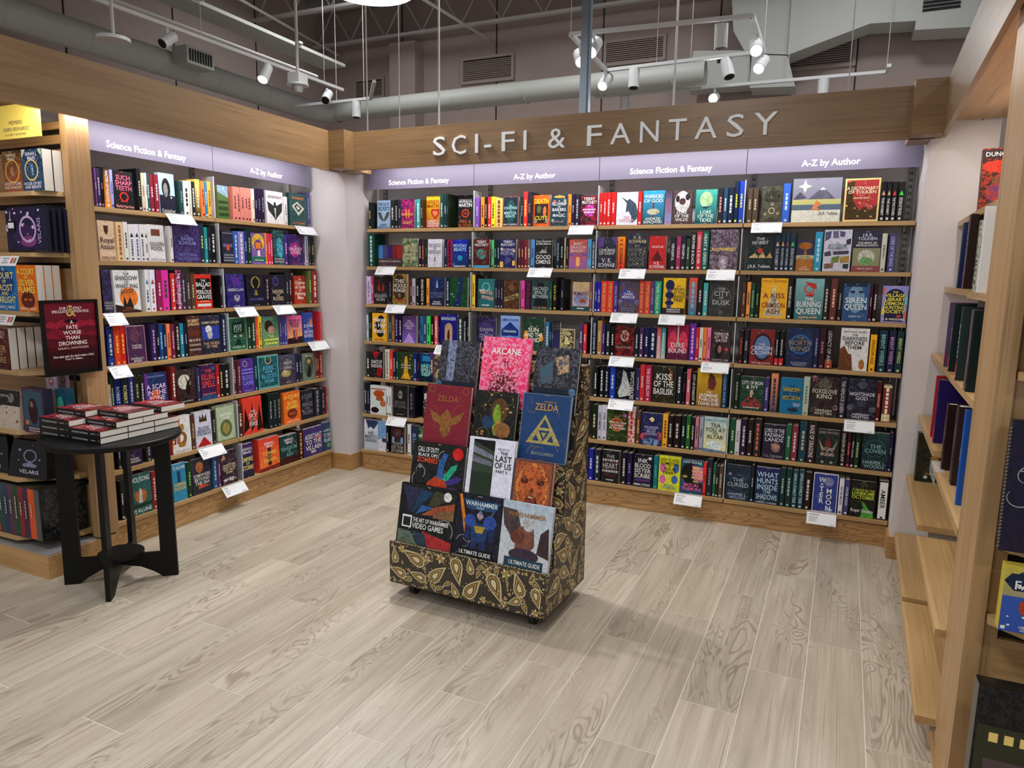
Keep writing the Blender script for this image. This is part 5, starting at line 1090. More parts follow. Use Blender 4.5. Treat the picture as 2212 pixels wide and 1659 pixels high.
# ------------------------------------------------------------------ end posts and end-cap displays: positions worked back from image pixels
def slat_panel(t, x0, x1, y, slots):
    """oak panel facing -y with rounded slots cut through: boards between slot rows, each its own part"""
    zs = [.13]+[z for s in sorted(slots) for z in (s-.014, s+.014)]+[2.263]
    for i in range(0, len(zs), 2):
        MB().box(x0, x1, y, y+.018, zs[i], zs[i+1]).build('slat', M['oak_x'], t)
    MB().box(x0, x1, y+.018, y+.03, .13, 2.263).build('panel_back', M['dark'], t)
    MB().box(x1-.03, x1, y-.0006, y+.018, .13, 2.263).build('stile', M['oak_z'], t) if x1 < 0 else MB().box(x0, x0+.035, y-.0006, y+.018, .13, 2.263).build('stile', M['oak_z'], t)
def post(label, x0, x1, y0, y1):
    o = MB().box(x0, x1, y0, y1, .128, 2.334 if x0 < 0 else 2.34).build('end_post', M['oak_z']); return tag(o, label, 'post')
post('broad oak end post beside the left-wall shelves, behind the round table', -.215, -.17, -2.215, -2.098)
post('oak end post at the right edge, beside the right-hand shelves', 3.705, 3.748, -2.37, -2.115)
def cap_shelf(t, x_end, x_far, y_back, y_front, z, right=True):
    """shelf with a clipped corner at the post side"""
    c = y_back-y_front; k = -1 if right else 1
    pts = [(x_far, y_back), (x_far, y_front), (x_end+k*c*.9, y_front), (x_end, y_front+c*.75), (x_end, y_back)]
    if (x_far < x_end) == False: pts = pts[::-1]
    MB().prism(pts, 'z', z-.022, z).build('shelf', M['shelf_x'], t)
LYB = -2.196
lc = thing('slatwall_display', 'oak end-cap display with clipped shelves at the left edge, beside the round table', 'display', (-.17, LYB, 0))
lc.location = (0, 0, 0)
slat_panel(lc, -1.25, -.216, LYB, [2.215, 2.145, 1.86, 1.56, 1.27, .98, .68, .42])
LSH = [(1.921, -2.31), (1.623, -2.33), (1.33, -2.36), (1.03, -2.40), (.728, -2.43), (.48, -2.44), (.171, -2.46)]
for z, yf in LSH: cap_shelf(lc, -.222, -1.25, LYB, yf, z)
MB().box(-1.25, -.172, -2.486, -2.098, 0, .118).build('plinth', M['kick_x'], lc)
MB().box(-1.25, -.18, -2.478, -2.22, .118, .124).build('plinth_top', M['steel'], lc)
RYB = -2.352
rc = thing('slatwall_display', 'oak end-cap display with clipped shelves at the right edge of the picture', 'display', (0, 0, 0))
slat_panel(rc, 3.75, 4.6, RYB, [2.1, 1.85, 1.6, 1.32, 1.08, .80, .58, .36])
for z, yf in [(1.675, -2.47), (1.318, -2.475), (.858, -2.48), (.64, -2.485)]: cap_shelf(rc, 3.752, 4.6, RYB, yf, z, right=False)
MB().box(3.707, 4.6, -2.62, -2.115, 0, .126).build('plinth', M['kick_x'], rc)

def stack(name, n, x0, w_, h, t, yfront, z, bgc, g, m, T, A, label, cat, group, gap=.0008, hard=False, tilt=0):
    """n copies one behind the other; only the first shows its cover"""
    parts = face_book(w_, h, t, bgc, g, m, T, A, random.Random(int(abs(x0)*1000)+n), hard=hard)
    first = put_book(name, parts, (x0, yfront, z+.0006), (R(-tilt), 0, 0), label, group); first['category'] = cat
    for i in range(1, n):
        c = copy_tree(first); c.location = (x0, yfront+i*(t+gap), z+.0006)
        c['label'] = '%s copy of the %s' % ({1: 'second', 2: 'third', 3: 'fourth'}[i], label)
    return first
stack('paperback', 2, -.545, .15, .197, .05, -2.302, 1.921, '321', 'a43', '863', 'SARAH J.|MAAS@.06,.24,edc;HOUSE OF FLAME|AND SHADOW@.76,.94,edc', 'o .5 .5 .38 .05 da4;e .5 .5 .1 .12 b86', 'brown and gold paperback on the upper left end-cap shelf', 'book', 'paperbacks on the left end-cap')
stack('paperback', 2, -.39, .155, .197, .05, -2.302, 1.921, '123', '245', '357', 'SARAH J.|MAAS@.06,.26,eef;HOUSE OF SKY|AND BREATH@.78,.95,eef', 'p dec 0 0 .2 0 0 .25;p dec 1 0 .8 0 1 .25;o .45 .5 .33 .045 ec7;e .5 .5 .06 .14 9bc', 'dark blue paperback with crescent moon on the upper left end-cap shelf', 'book', 'paperbacks on the left end-cap')
stack('paperback', 3, -.63, .19, .23, .04, -2.352, 1.33, '17b', '', '', 'A|COURT|OF|FROST|AND|STARLIGHT@.05,.84,fe9;SARAH J. MAAS@.88,.96,dee', 'e .5 .4 .4 .3 148', 'bright blue paperback with yellow capitals on the left end-cap', 'book', 'paperbacks on the left end-cap')
stack('paperback', 3, -.432, .15, .23, .04, -2.352, 1.33, 'e71', '', '', 'A COURT|OF|SILVER|FLAMES@.06,.6,fe6;SARAH J. MAAS@.9,.97,fec', 'e .5 .75 .36 .18 621;e .38 .74 .08 .03 e71;e .62 .74 .08 .03 e71', 'orange paperback with black mask on the left end-cap', 'book', 'paperbacks on the left end-cap')
stack('paperback', 4, -.62, .135, .212, .042, -2.39, 1.03, '511', '211', '', 'SARAH J.|MAAS@.05,.25,dcb;HEIR|OF|FIRE@.4,.85,c96', '', 'dark red paperback with tan capitals on the left end-cap', 'book', 'paperbacks on the left end-cap')
# the navy cosmetic pouches, a row of five
def pouch(label, y, first):
    t = thing('zip_pouch', label, 'pouch', (-.54, y, 1.6236), 0, 'navy pouches on the left end-cap'); W, H, D_ = .33, .225, .026
    n = 14; ou = []
    for i in range(n+1):
        a = i/n; ou.append((W*a, H*(1-.05*(2*a-1)**4)))
    prof = [(0, 0)]+[(W, 0)]+[(p[0], p[1]) for p in reversed(ou)]
    b = MB(); N2 = len(prof)
    def ring(y_, s): return [(W/2+(p[0]-W/2)*s, y_, H/2+(p[1]-H/2)*s if s < 1 else p[1]) for p in prof]
    rs = [ring(0, .93), ring(.006, .985), ring(D_/2, 1), ring(D_-.006, .985), ring(D_, .93)]
    for a_, b_ in zip(rs, rs[1:]):
        for i in range(N2): j = (i+1) % N2; b.face([a_[i], a_[j], b_[j], b_[i]], hx('0e1022'))
    b.face(rs[0], hx('12132c'), col2=hx('241a4a')); b.face(rs[-1][::-1], hx('0e1022'))
    zmin = min(p[2] for p in b.v); b.v = [(p[0], p[1], p[2]-zmin) for p in b.v]
    b.build('body', M['print'], t)
    MB().tube((.02, D_/2, H*.965), (W-.02, D_/2, H*.99), .004, 6, hx('222')).build('zip', M['rubber'], t)
    if first:
        ar = MB(); art_into(ar, 'e .52 .66 .3 .24 3a1f5a;e .55 .76 .18 .12 8a3f7c;o .55 .5 .2 .035 c9a9d8;s 16 d8b8e8', W, H, lambda x, y, l: (x, -.0004-.0002*l, y), random.Random(9)); ar.build('printed_moon', M['print'], t)
        tx = MB(); line_into(tx, 'VELARIS', 0, .15, 0, .03, hx('b8a8d0'), lambda x, y: (.285-y, -.002, .03+x)); tx.build('title_lettering', M['print'], t)
        hg = MB().box(.03, .085, -.004, -.002, .10, .155, hx('111')); hg.tube((.05, -.003, .155), (.055, -.002, .2), .0012, 5, hx('ccc')); h_ = hg.build('hang_tag', M['print'], t)
        MB().box(.036, .08, -.0048, -.0042, .118, .145, hx('eee')).build('barcode_label', M['print'], h_)
    return t
for i in range(4): pouch(['navy pouch printed with a purple moon, front of its row', 'second navy pouch in the row on the left end-cap', 'third navy pouch in the row on the left end-cap', 'rearmost navy pouch in the row on the left end-cap'][i], -2.322+.03*i, i == 0)
# tarot boxes, calendar, small bag, boxed set
def carton(name, label, cat, x0, w_, h, d_, y, z, bgc, T, A, m='', g='', group=None, tilt=0):
    c, p, a, tx = face_book(w_, h, .004, bgc, g, m, T, A, random.Random(int(abs(x0*777))))
    b = MB().box(0, w_, .004, d_, 0, h, hx(bgc)); c.add(b)
    o = tag(c.build(name, M['gloss'], None, (x0, y, z+.0006), (R(-tilt), 0, 0)), label, cat, group)
    if a.f: a.build('printed_art', M['gloss'], o)
    if tx.f: tx.build('title_lettering', M['print'], o)
    return o
carton('card_deck_box', 'dusky deck box with embracing couple on the left end-cap', 'box', -.37, .165, .225, .05, -2.42, .728, '334', '~|~@.86,.97,caa', 'f .04 535;b .08 .06 .92 .82 356;e .5 .5 .22 .3 312;e .45 .35 .08 .07 876;b .1 .72 .25 .82 c74;b .75 .72 .9 .82 c74', '')
carton('card_deck_box', 'teal deck box beside the embracing couple box', 'box', -.2, .07, .225, .05, -2.36, .728, '145', '', 'e .5 .4 .35 .25 4a9', '')
carton('wall_calendar', 'black and cream boxed print set at the left edge of the end-cap', 'box', -.66, .245, .2, .02, -2.42, .728, 'cba', '~@.1,.2,999', 'b 0 0 1 .4 222;c .7 .2 .1 888;s 20 543', '', tilt=6)
bx = carton('boxed_set', 'boxed set of eight coloured spines in plastic wrap, bottom of the left end-cap', 'boxed set', -.66, .405, .275, .24, -2.45, .171, '222', '', 'b .02 .02 .14 .98 c52;b .14 .02 .26 .98 244;b .26 .02 .36 .98 235;b .36 .02 .46 .98 534;b .46 .02 .57 .98 243;b .57 .02 .66 .98 822;b .66 .02 .77 .98 424;b .77 .02 .89 .98 d52;b .89 .02 .99 .98 555', '')
tx = MB()
for i, x in enumerate((.2, .31, .41, .515, .615, .715, .83)):
    line_into(tx, '~', 0, .2, x*.405-.008, x*.405+.008, hx('bba'), lambda a_, b_: (b_, -.004, .255-a_))
tx.build('spine_lettering', M['print'], bx)
sd = MB(); sd.face([(.4054, .01, .01), (.4054, .23, .01), (.4054, .23, .265), (.4054, .01, .265)], hx('1c1c1e'), col2=hx('4a4a4c')); sd.face([(.4058, .12, .04), (.4058, .18, .05), (.4058, .19, .2), (.4058, .15, .23), (.4058, .11, .13)], hx('3a3a3c'), col2=hx('8a8a8a')); sd.build('side_print', M['gloss'], bx)
def tote(label, x, y, z, rz):
    t = thing('drawstring_bag', label, 'bag', (x, y, z+.0005), rz, 'black printed bags on the left end-cap')
    b = MB(); W, H = .27, .19; prof = [(0, 0), (W, 0), (W*.97, H*.6), (W*.9, H), (W*.1, H), (W*.03, H*.6)]
    for i, (ya, yb, s) in enumerate(((0, .03, 1), )):
        f = [(p[0], .028*p[1]/H, p[1]) for p in prof]; k = [(p[0], .1-.04*p[1]/H, p[1]) for p in prof]
        b.face(f, hx('17171a')); b.face(k[::-1], hx('17171a'))
        for i in range(6): j = (i+1) % 6; b.face([f[j], f[i], k[i], k[j]], hx('131316'))
    b.build('body', M['print'], t)
    P = lambda x_, y_, l: (x_*W, .028*(1-y_)-.001-.0003*l, (1-y_)*H)
    ar = MB(); art_into(ar, 'o .55 .4 .17 .03 8c86a8;p 8c86a8 .35 .64 .55 .56 .75 .64 .7 .7 .4 .7;s 5 8c86a8', 1, 1, lambda x_, y_, l: P(x_, 1-y_, l), random.Random(3)); ar.build('printed_art', M['print'], t)
    tx = MB(); line_into(tx, 'VELARIS', .3, .8, .12, .24, hx('c8c2dc'), lambda x_, y_: P(x_, 1-y_, 6)); tx.build('title_lettering', M['print'], t)
    MB().path([(W*.15, .05, H), (W*.3, .06, H+.03), (W*.6, .06, H+.035), (W*.85, .05, H)], .003, 6, hx('111')).build('cord', M['rubber'], t)
tote('black bag printed with a lilac moon gate on the left end-cap', -.53, -2.43, .48, R(6)); tote('black bag at the picture edge, left of the moon gate bag', -.83, -2.43, .48, R(4))
# peg hooks with small packets, yellow sign, price cards
for i, z in enumerate((1.225, 1.06)):
    o = tag(MB().path([(-.28, LYB+.001, z), (-.28, LYB-.13, z), (-.295, LYB-.15, z+.015)], .0025, 6).build('peg_hook', M['track']), 'white wire peg hook on the left end-cap, %s of two' % ('upper', 'lower')[i], 'hook', 'peg hooks on the left end-cap')
for i in range(4):
    o = carton('hang_packet', '%s small hanging packet beside the end post' % ('front', 'second', 'third', 'rear')[i], 'packet', -.335, .085, .11, .006, LYB-.12+.03*i, .915 if i % 2 == 0 else 1.10, 'bab' if i % 2 == 0 else '232', '~@.85,.92,665', 'c .5 .45 .25 a66;c .5 .42 .1 dcb', '', group='hanging packets on the left end-cap')
ys = MB().box(-.78, -.165, -2.345, -2.335, 2.163, 2.318, hx('fbe36a')).build('hanging_sign', M['print']); tag(ys, 'yellow membership sign under the left fascia', 'sign')
tx = MB(); K = hx('6a6556')
line_into(tx, 'MEMBERS', -.39, -.285, 2.225, 2.247, K, lambda x, y: (x, -2.346, y), bold=False); line_into(tx, 'EARN REWARDS', -.45, -.225, 2.195, 2.217, K, lambda x, y: (x, -2.346, y), bold=False); line_into(tx, '10 STAMPS = $5 REWARD!', -.47, -.222, 2.175, 2.187, K, lambda x, y: (x, -2.346, y), bold=False)
tx.build('sign_lettering', M['print'], ys)
for i, (x, y, z) in enumerate(((-.58, -2.335, 1.6), (-.6, -2.365, 1.305))):
    o = MB().box(0, .15, 0, .002, -.05, .005, hx('eee')).build('price_card', M['print'], None, (x, y, z), (R(-25), 0, 0)); tag(o, 'small white price card with coloured squares, %s on the left end-cap' % ('upper', 'lower')[i], 'card')
    t2 = MB(); 
    for j in range(3): line_into(t2, '~', .02, .09, -.012-.012*j, -.004-.012*j, hx('555'), lambda a_, b_: (a_, -.0005, b_))
    for j, c_ in enumerate(('c44', 'e88', '484')): t2.box(.1+.014*j, .112+.014*j, -.0006, -.0002, -.035, -.005, hx(c_))
    t2.build('printed_lines', M['print'], o)

# right end-cap goods (cut by the picture edge)
carton('shrink_wrapped_book', 'rust and grey book in plastic wrap, upper shelf of the right end-cap', 'book', 3.752, .22, .29, .03, -2.455, 1.318, '544', '', 'p b75 .1 0 .4 .05 .3 .5 .4 1 .05 1;p 8a9 .5 .2 .95 .3 .9 .7 .5 .6', '977', tilt=4)
es = carton('spiral_book', 'black spiral-edged book in plastic wrap on the right end-cap', 'book', 3.738, .24, .345, .03, -2.462, .858, '112', 'ESSENTIALS@.86,.92,eee', 'e .6 .4 .4 .3 123', '213', tilt=3)
sp = MB()
for i in range(34): sp.tube((-.004, -.004, .012+.0094*i), (.006, .006, .014+.0094*i), .0016, 5)
sp.build('wire_spiral', M['zinc'], es)['kind'] = 'stuff'
carton('card_game', 'yellow and blue fantasy card game box on the right end-cap', 'box', 3.76, .15, .178, .04, -2.46, .64, 'cb4', 'EPIC@.1,.18,ddd;FABLES@.18,.34,eee;100 CARDS FOR|ADVENTURES@.88,.97,eee', 'b 0 .45 1 1 35a;p 124 0 .22 .1 .1 .2 .1 .25 .06 .8 .06 .95 .18 .95 .3 .85 .36 .15 .36;e .6 .6 .35 .2 c42;p d23 .45 .55 .7 .48 .95 .55 .9 .75 .65 .8 .45 .7;s 14 eee', '', g='25a')
tb = carton('boxed_game', 'large black box with lamplit street, bottom of the right end-cap', 'box', 3.705, .33, .42, .05, -2.60, .127, '111', 'TOWNS|BOOKS@.07,.2,eed,.26,.95', 'b .02 .25 .98 .98 332;p 753 .6 .3 .98 .28 .98 .9 .6 .7;b .1 .29 .16 .35 ec7;b .2 .29 .26 .35 ec7;b .3 .29 .36 .35 ec7;b .4 .29 .46 .35 ec7;b .12 .65 .48 .82 6c8;b .6 .66 .68 .9 bbb;b .08 .46 .4 .56 544;p d74 0 .93 1 .88 1 1 0 1;b .7 .4 .74 .6 eb6;b .8 .38 .85 .6 eb6', '')

# ------------------------------------------------------------------ round black table
TX, TY = .142, -2.32
tb = thing('round_table', 'small round black pedestal table with crossed legs stacked with paperbacks', 'table', (TX, TY, 0))
n = 48; top = MB(); pr_ = [(.0, .755), (.300, .755), (.306, .750), (.306, .732), (.300, .727), (0, .727)]
for i in range(n):
    a, b_ = 2*math.pi*i/n, 2*math.pi*(i+1)/n
    for (r0, z0), (r1, z1) in zip(pr_, pr_[1:]):
        q = [(r0*math.cos(a), r0*math.sin(a), z0), (r0*math.cos(b_), r0*math.sin(b_), z0), (r1*math.cos(b_), r1*math.sin(b_), z1), (r1*math.cos(a), r1*math.sin(a), z1)]
        if r0 == 0: q = [q[0], q[3], q[2]]
        elif r1 == 0: q = q[:3]
        top.face(q)
top.build('table_top', M['black'], tb)
for k in range(4):
    a = R(39.4+90*k); lg = MB().prism([(.258, 0), (.252, .727), (.182, .727), (.180, .13), (.011, .13), (.011, .078), (.09, .062), (.15, .03), (.19, 0)], 'y', -.011, .011)
    lg.build('leg', M['black'], tb, (0, 0, 0), (0, 0, a))
sdk = MB()
sdk.tube((0, 0, .1305), (0, 0, .146), .105, 36); sdk.build('lower_disc', M['black'], tb)
# the paperback stacked on it
def lay(x, y, z, jit=0): return Matrix.Translation((x, y, z)) @ Matrix.Rotation(jit, 4, 'Z') @ Matrix(((0, 0, -1, 0), (1, 0, 0, 0), (0, -1, 0, 0), (0, 0, 0, 1)))
BH, BW, BT = .213, .141, .0296
parts = face_book(BW, BH, BT, '412', '111', '922', 'A|FATE|WORSE|THAN|DROWNING@.2,.7,ecc;SARAH L. HAWTHORN@.74,.79,caa', 'e .5 .12 .3 .05 b44', random.Random(1), hard=False, back='111')
cov = MB(); cov.v, cov.f, cov.c, cov.c2, cov.m = parts[0].v, parts[0].f, parts[0].c, parts[0].c2, parts[0].m
sp = MB(); sp.face([(-.0002, 0, 0), (-.0002, BT, 0), (-.0002, BT, BH), (-.0002, 0, BH)], hx('141112'))
line_into(sp, 'A FATE WORSE THAN DROWNING', 0, .11, 0, .010, hx('ccc'), lambda x, y: (-.0006, BT/2+.006-y, BH-.02-x)); line_into(sp, '~', 0, .03, 0, .007, hx('bbb'), lambda x, y: (-.0006, BT/2+.004-y, BH-.15-x)); line_into(sp, '~', 0, .012, 0, .012, hx('ddd'), lambda x, y: (-.0006, BT/2+.006-y, BH-.196-x))
fb = put_book('stacked_paperback', parts, (0, 0, 0), (0, 0, 0), 'red paperback with black spine in the stack on the round black table', 'copies stacked on the round table')
sp.build('spine_lettering', M['print'], fb)
LAYZ = .7556
spots = []
for L_, ys_ in ((0, (-2.5, -2.358, -2.216)), (1, (-2.5, -2.358, -2.216)), (2, (-2.419, -2.277)), (3, (-2.356, -2.17))):
    for y in ys_: spots.append((.31, y, L_))
for L_, ys_ in ((0, (-2.5, -2.358, -2.216)), (1, (-2.5, -2.358, -2.216)), (2, (-2.5, -2.358)), (3, (-2.415,))):
    for y in ys_: spots.append((.095, y, L_))
jr = random.Random(5)
for i, (x, y, L_) in enumerate(spots):
    o = fb if i == 0 else copy_tree(fb)
    o['label'] = 'red paperback stacked on the round table: %s pile, %s layer, %s' % ('right' if x > .2 else 'left', ('bottom', 'second', 'third', 'top')[L_], 'front' if y < -2.4 else 'middle' if y < -2.27 else 'rear')
    o.matrix_world = lay(x+(jr.uniform(-.003, .003) if L_ else 0), y, LAYZ+L_*(BT+.0006)+BT, 0)
# poster stand
ps = thing('poster_stand', 'black framed red poster on a thin stand behind the stacked paperbacks', 'sign', (-.14, -2.29, .7556))
MB().box(-.012, .0, -.1425, .1425, .268, .638).build('frame_back', M['black'], ps)
fm_ = MB()
for y0, y1, z0, z1 in ((-.1425, .1425, .268, .28), (-.1425, .1425, .626, .638), (-.1425, -.1305, .28, .626), (.1305, .1425, .28, .626)): fm_.box(0, .008, y0, y1, z0, z1)
fm_.build('frame', M['black'], ps)
PWd, PH = .261, .346
PP = lambda x, y, l: (.0012+.0004*l, -.1305+x, .28+y)
po = MB(); c1, c2 = hx('721528'), hx('140a0c'); po.face([PP(0, 0, 0), PP(PWd, 0, 0), PP(PWd, PH, 0), PP(0, PH, 0)], cols=[c2, c2, c1, c1], col2=None)
art_into(po, 'p a02038 0 .3 .1 .26 .2 .29 .35 .24 .5 .3 .62 .25 .8 .28 .9 .25 1 .29 1 .36 .8 .34 .6 .38 .4 .33 .2 .37 0 .34;p 85182c 0 .42 .2 .37 .4 .43 .6 .39 .8 .44 1 .4 1 .5 .7 .48 .4 .53 0 .5;p 5c1222 0 .55 .3 .5 .5 .56 .8 .51 1 .56 1 .66 .6 .62 .3 .68 0 .62;p 3a0c18 0 .7 .3 .66 .6 .72 1 .67 1 .8 0 .8;e .5 .27 .13 .025 111', PWd, PH, PP, random.Random(2)); po.build('poster', M['print'], ps)
tx = MB(); PT = lambda x, y: (.0052, -.1305+x, .28+y)
for t_, y0, y1, xa, xb, c in (('&', .79, .985, .36, .64, 'c9a060'), ('OUR MONTHLY', .895, .94, .28, .72, 'f0e6e0'), ('SPECULATIVE FICTION PICK', .85, .895, .14, .86, 'f0e6e0'), ('A', .69, .75, .3, .7, 'f2e8e4'), ('FATE', .615, .68, .3, .7, 'f2e8e4'), ('WORSE', .54, .605, .28, .72, 'f2e8e4'), ('THAN', .465, .53, .3, .7, 'f2e8e4'), ('DROWNING', .385, .455, .22, .78, 'f2e8e4'), ('SARAH L. HAWTHORN', .33, .37, .2, .8, 'd8b0a8'), ('One deal with the devil makes a fool.', .215, .255, .1, .9, 'f0e6e0'), ('Two? A villain...', .175, .212, .3, .7, 'f0e6e0')):
    line_into(tx, t_, xa*PWd, xb*PWd, y0*PH, y1*PH, hx(c), PT)
tx.build('poster_lettering', M['print'], ps)
MB().tube((-.006, 0, .002), (-.006, 0, .27), .005, 10).build('pole', M['black'], ps); MB().box(-.03, .02, -.05, .05, 0, .004).build('base', M['black'], ps)

# ------------------------------------------------------------------ rolling book display in paisley paper
DA = R(-2.53); DO = (1.45, -1.881, 0)
dp = thing('rolling_display', 'stepped rolling display wrapped in black and gold paisley paper', 'display', DO, DA)
pf = [(0, .07), (0, .275), (.02, .275), (.02, .252), (.085, .252), (.1, .488), (.19, .488), (.2, .713), (.29, .713), (.305, .918), (.385, .918), (.395, 1.135), (.475, 1.135), (.475, .07)]
MB().prism([(y, z) for y, z in pf][::-1], 'x', 0, .82).build('stepped_body', M['paisley'], dp)
def teardrop(cx, cy, L, ang, curl, k):
    out = []
    for i in range(18):
        t = 2*math.pi*(i+.5)/18; x = math.cos(t); y = math.sin(t)*abs(math.sin(t/2))**1.4*.72
        x, y = (-.35+(x+.35)*k), y*k; u = (x+1)/2; y += curl*u**2.2; out.append((x*L/2, y*L/2))
    c_, s_ = math.cos(ang), math.sin(ang)
    return [(cx+x*c_-y*s_, cy+x*s_+y*c_) for x, y in out]
PC = [hx('d6c594'), hx('453a2f'), hx('b5904f'), hx('4a3c2e'), hx('e0d0a2')]
def paisley_on(mb, a0, a1, b0, b1, put, rng, inside=lambda a, b: True):
    done = {}; G = .09
    def free(a, b, r, pad):
        if a-r*.9 < a0 or a+r*.9 > a1 or b-r*.9 < b0 or b+r*.9 > b1: return False
        if not all(inside(a+r*x, b+r*y) for x, y in ((1, 0), (-1, 0), (0, 1), (0, -1), (.7, .7), (-.7, .7), (.7, -.7), (-.7, -.7))): return False
        i, j = int(a/G), int(b/G)
        for u in (i-1, i, i+1):
            for v in (j-1, j, j+1):
                for q in done.get((u, v), ()):
                    if (a-q[0])**2+(b-q[1])**2 < ((r+q[2])*pad)**2: return False
        return True
    for n_, (lo, hi), pad in ((500, (.058, .072), .76), (900, (.038, .05), .76), (1800, (.021, .03), .78), (3200, (.0105, .016), .8), (4500, (.005, .008), .85)):
        for _ in range(n_):
            a, b = rng.uniform(a0, a1), rng.uniform(b0, b1); r = min(rng.uniform(lo, hi), (a1-a0)*.48, (b1-b0)*.48)
            if not free(a, b, r, pad): continue
            done.setdefault((int(a/G), int(b/G)), []).append((a, b, r)); ang = rng.uniform(0, 6.3); curl = rng.choice((-.5, .5))
            if hi > .03 or (hi > .015 and rng.random() < .6):
                for l, k in enumerate((1, .8, .68, .5, .36) if hi > .03 else (1, .74, .45)):
                    mb.face([put(x, y, l+1) for x, y in teardrop(a, b, r*2, ang, curl, k)], PC[l % 5])
                if hi > .03:
                    for i in range(9):
                        t = 2*math.pi*i/9; x, y = a+.30*r*math.cos(ang+math.pi)+.56*r*math.cos(t), b+.30*r*math.sin(ang+math.pi)+.56*r*math.sin(t)
                        mb.face([put(x+.05*r*math.cos(q), y+.05*r*math.sin(q), 7) for q in (0, 1.57, 3.14, 4.71)], PC[0])
            elif hi > .015:
                for i in range(6):
                    t = ang+2*math.pi*i/6; mb.face([put(a+r*(.55*math.cos(t)+q*math.cos(t+e)), b+r*(.55*math.sin(t)+q*math.sin(t+e)), 1) for q, e in ((.42, 0), (.26, 1.57), (.5, 3.14), (.26, -1.57))], PC[2 if i % 2 else 0])
            else: mb.face([put(x, y, 1) for x, y in teardrop(a, b, r*2, ang, curl, 1)], PC[rng.choice((0, 2))])
pg = random.Random(21); pz = MB(); e_ = .00018
paisley_on(pz, 0, .82, .07, .275, lambda a, b, l: (a, -e_*l, b), pg)
for (y0, z0), (y1, z1) in ((pf[4], pf[5]), (pf[6], pf[7]), (pf[8], pf[9]), (pf[10], pf[11])):
    paisley_on(pz, 0, .82, z0, z1, lambda a, b, l: (a, y0+(y1-y0)*(b-z0)/(z1-z0)-e_*l, b), pg)
for y0, y1, z0 in ((.1, .19, .488), (.2, .29, .713), (.305, .385, .918), (.395, .475, 1.135), (0, .02, .275)): paisley_on(pz, 0, .82, y0, y1, lambda a, b, l: (a, b, z0+e_*l), pg)
def in_side(y, z): return 0 <= y <= .475 and .07 <= z <= (.275 if y < .085 else .488 if y < .195 else .713 if y < .3 else .918 if y < .39 else 1.135)
paisley_on(pz, 0, .475, .07, 1.135, lambda a, b, l: (.82+e_*l, a, b), pg, in_side)
paisley_on(pz, 0, .475, .07, 1.135, lambda a, b, l: (-e_*l, a, b), pg, in_side)
pz.build('paisley_print', M['print'], dp)['kind'] = 'stuff'
for x in (.095, .735):
    for y in (.075, .4):
        cs = MB().tube((x-.013, y, .035), (x+.013, y, .035), .034, 20).build('caster', M['rubber'], dp)
        MB().prism([(y-.022, .0695), (y+.022, .0695), (y+.008, .024), (y-.008, .024)], 'x', x-.018, x-.0145).prism([(y-.022, .0695), (y+.022, .0695), (y+.008, .024), (y-.008, .024)], 'x', x+.0145, x+.018).build('fork', M['zinc'], cs)
DM = Matrix.Translation(DO) @ Matrix.Rotation(DA, 4, 'Z')
GB = [(.03, .2525), (.112, .4885), (.214, .7135), (.318, .9185)]
def dbook(row, s0, s1, h, bgc, g, m, T, A, label, th=.024):
    d0, z0 = GB[row]
    parts = face_book(s1-s0, h, th, bgc, g, m, T, A, random.Random(row*10+int(s0*100)))
    o = put_book('art_book', parts, DM @ Vector((s0, d0-.012, z0+.0006)), (R(-12), 0, DA), label, 'large books on the rolling display')
dbook(0, .02, .335, .305, '111', '', '', 'THE ART OF WARHAMMER@.5,.58,eee,.27,.9;VIDEO GAMES@.58,.68,eee,.27,.82', 'p 335 .03 .03 .35 .05 .2 .46;p 246 .36 .05 .6 .1 .22 .46;p 443 .62 .05 .96 .12 .62 .3 .5 .3;p 36a .4 .3 .62 .32 .3 .46;p a53 .64 .3 .97 .2 .97 .4 .4 .46;p 676 .02 .72 .25 .74 .4 .95 .02 .97;p b33 .45 .7 .97 .8 .97 .97 .5 .97;p 864 .7 .36 .97 .32 .97 .47 .6 .47;p 345 .28 .72 .5 .74 .58 .95 .42 .97;c .84 .12 .07 eee;b .08 .49 .25 .68 eee;b .1 .52 .23 .66 222', 'wide black art book with a collage of battle scenes, bottom tier left')
dbook(0, .337, .572, .305, '112', '', '', 'WARHAMMER@.09,.17,dee,.2,.9;40,000@.17,.21,bcd,.35,.7;ULTIMATE GUIDE@.83,.9,eee,.15,.85', 'p 358 .15 .08 .95 .08 .85 .22 .25 .22;p e82 .04 .03 .1 .02 .2 .3 .3 .55 .22 .58;p 247 .34 .42 .75 .42 .7 .7 .4 .7;e .33 .4 .13 .1 35a;e .76 .39 .14 .11 35a;p 236 .22 .45 .34 .48 .34 .68 .24 .66;p 236 .75 .47 .88 .46 .86 .68 .76 .66;p 236 .4 .68 .52 .68 .5 .82 .38 .82;p 236 .58 .68 .7 .68 .72 .82 .58 .82;p b93 .42 .46 .68 .46 .62 .56 .48 .56;e .54 .3 .07 .055 cab;p 789 .47 .28 .54 .22 .61 .28;b .12 .8 .9 .94 111', 'black guide with blue armoured warrior and flaming sword, bottom tier middle')
dbook(0, .575, .817, .305, 'bcd', 'ddd', '', 'WARHAMMER@.13,.21,a74,.12,.88;ULTIMATE GUIDE@.83,.9,eee,.22,.85', 'p 544 0 .1 .3 .12 .42 .4 .2 .5 .05 .35;p 433 .95 .3 .8 .4 .75 .7 1 .75;p 854 .35 .35 .65 .3 .7 .6 .5 .78 .3 .7;e .55 .3 .12 .1 ccc;e .35 .5 .15 .1 743;e .5 .75 .3 .1 434;b .12 .8 .9 .93 245', 'pale guide with winged rider, bottom tier right')
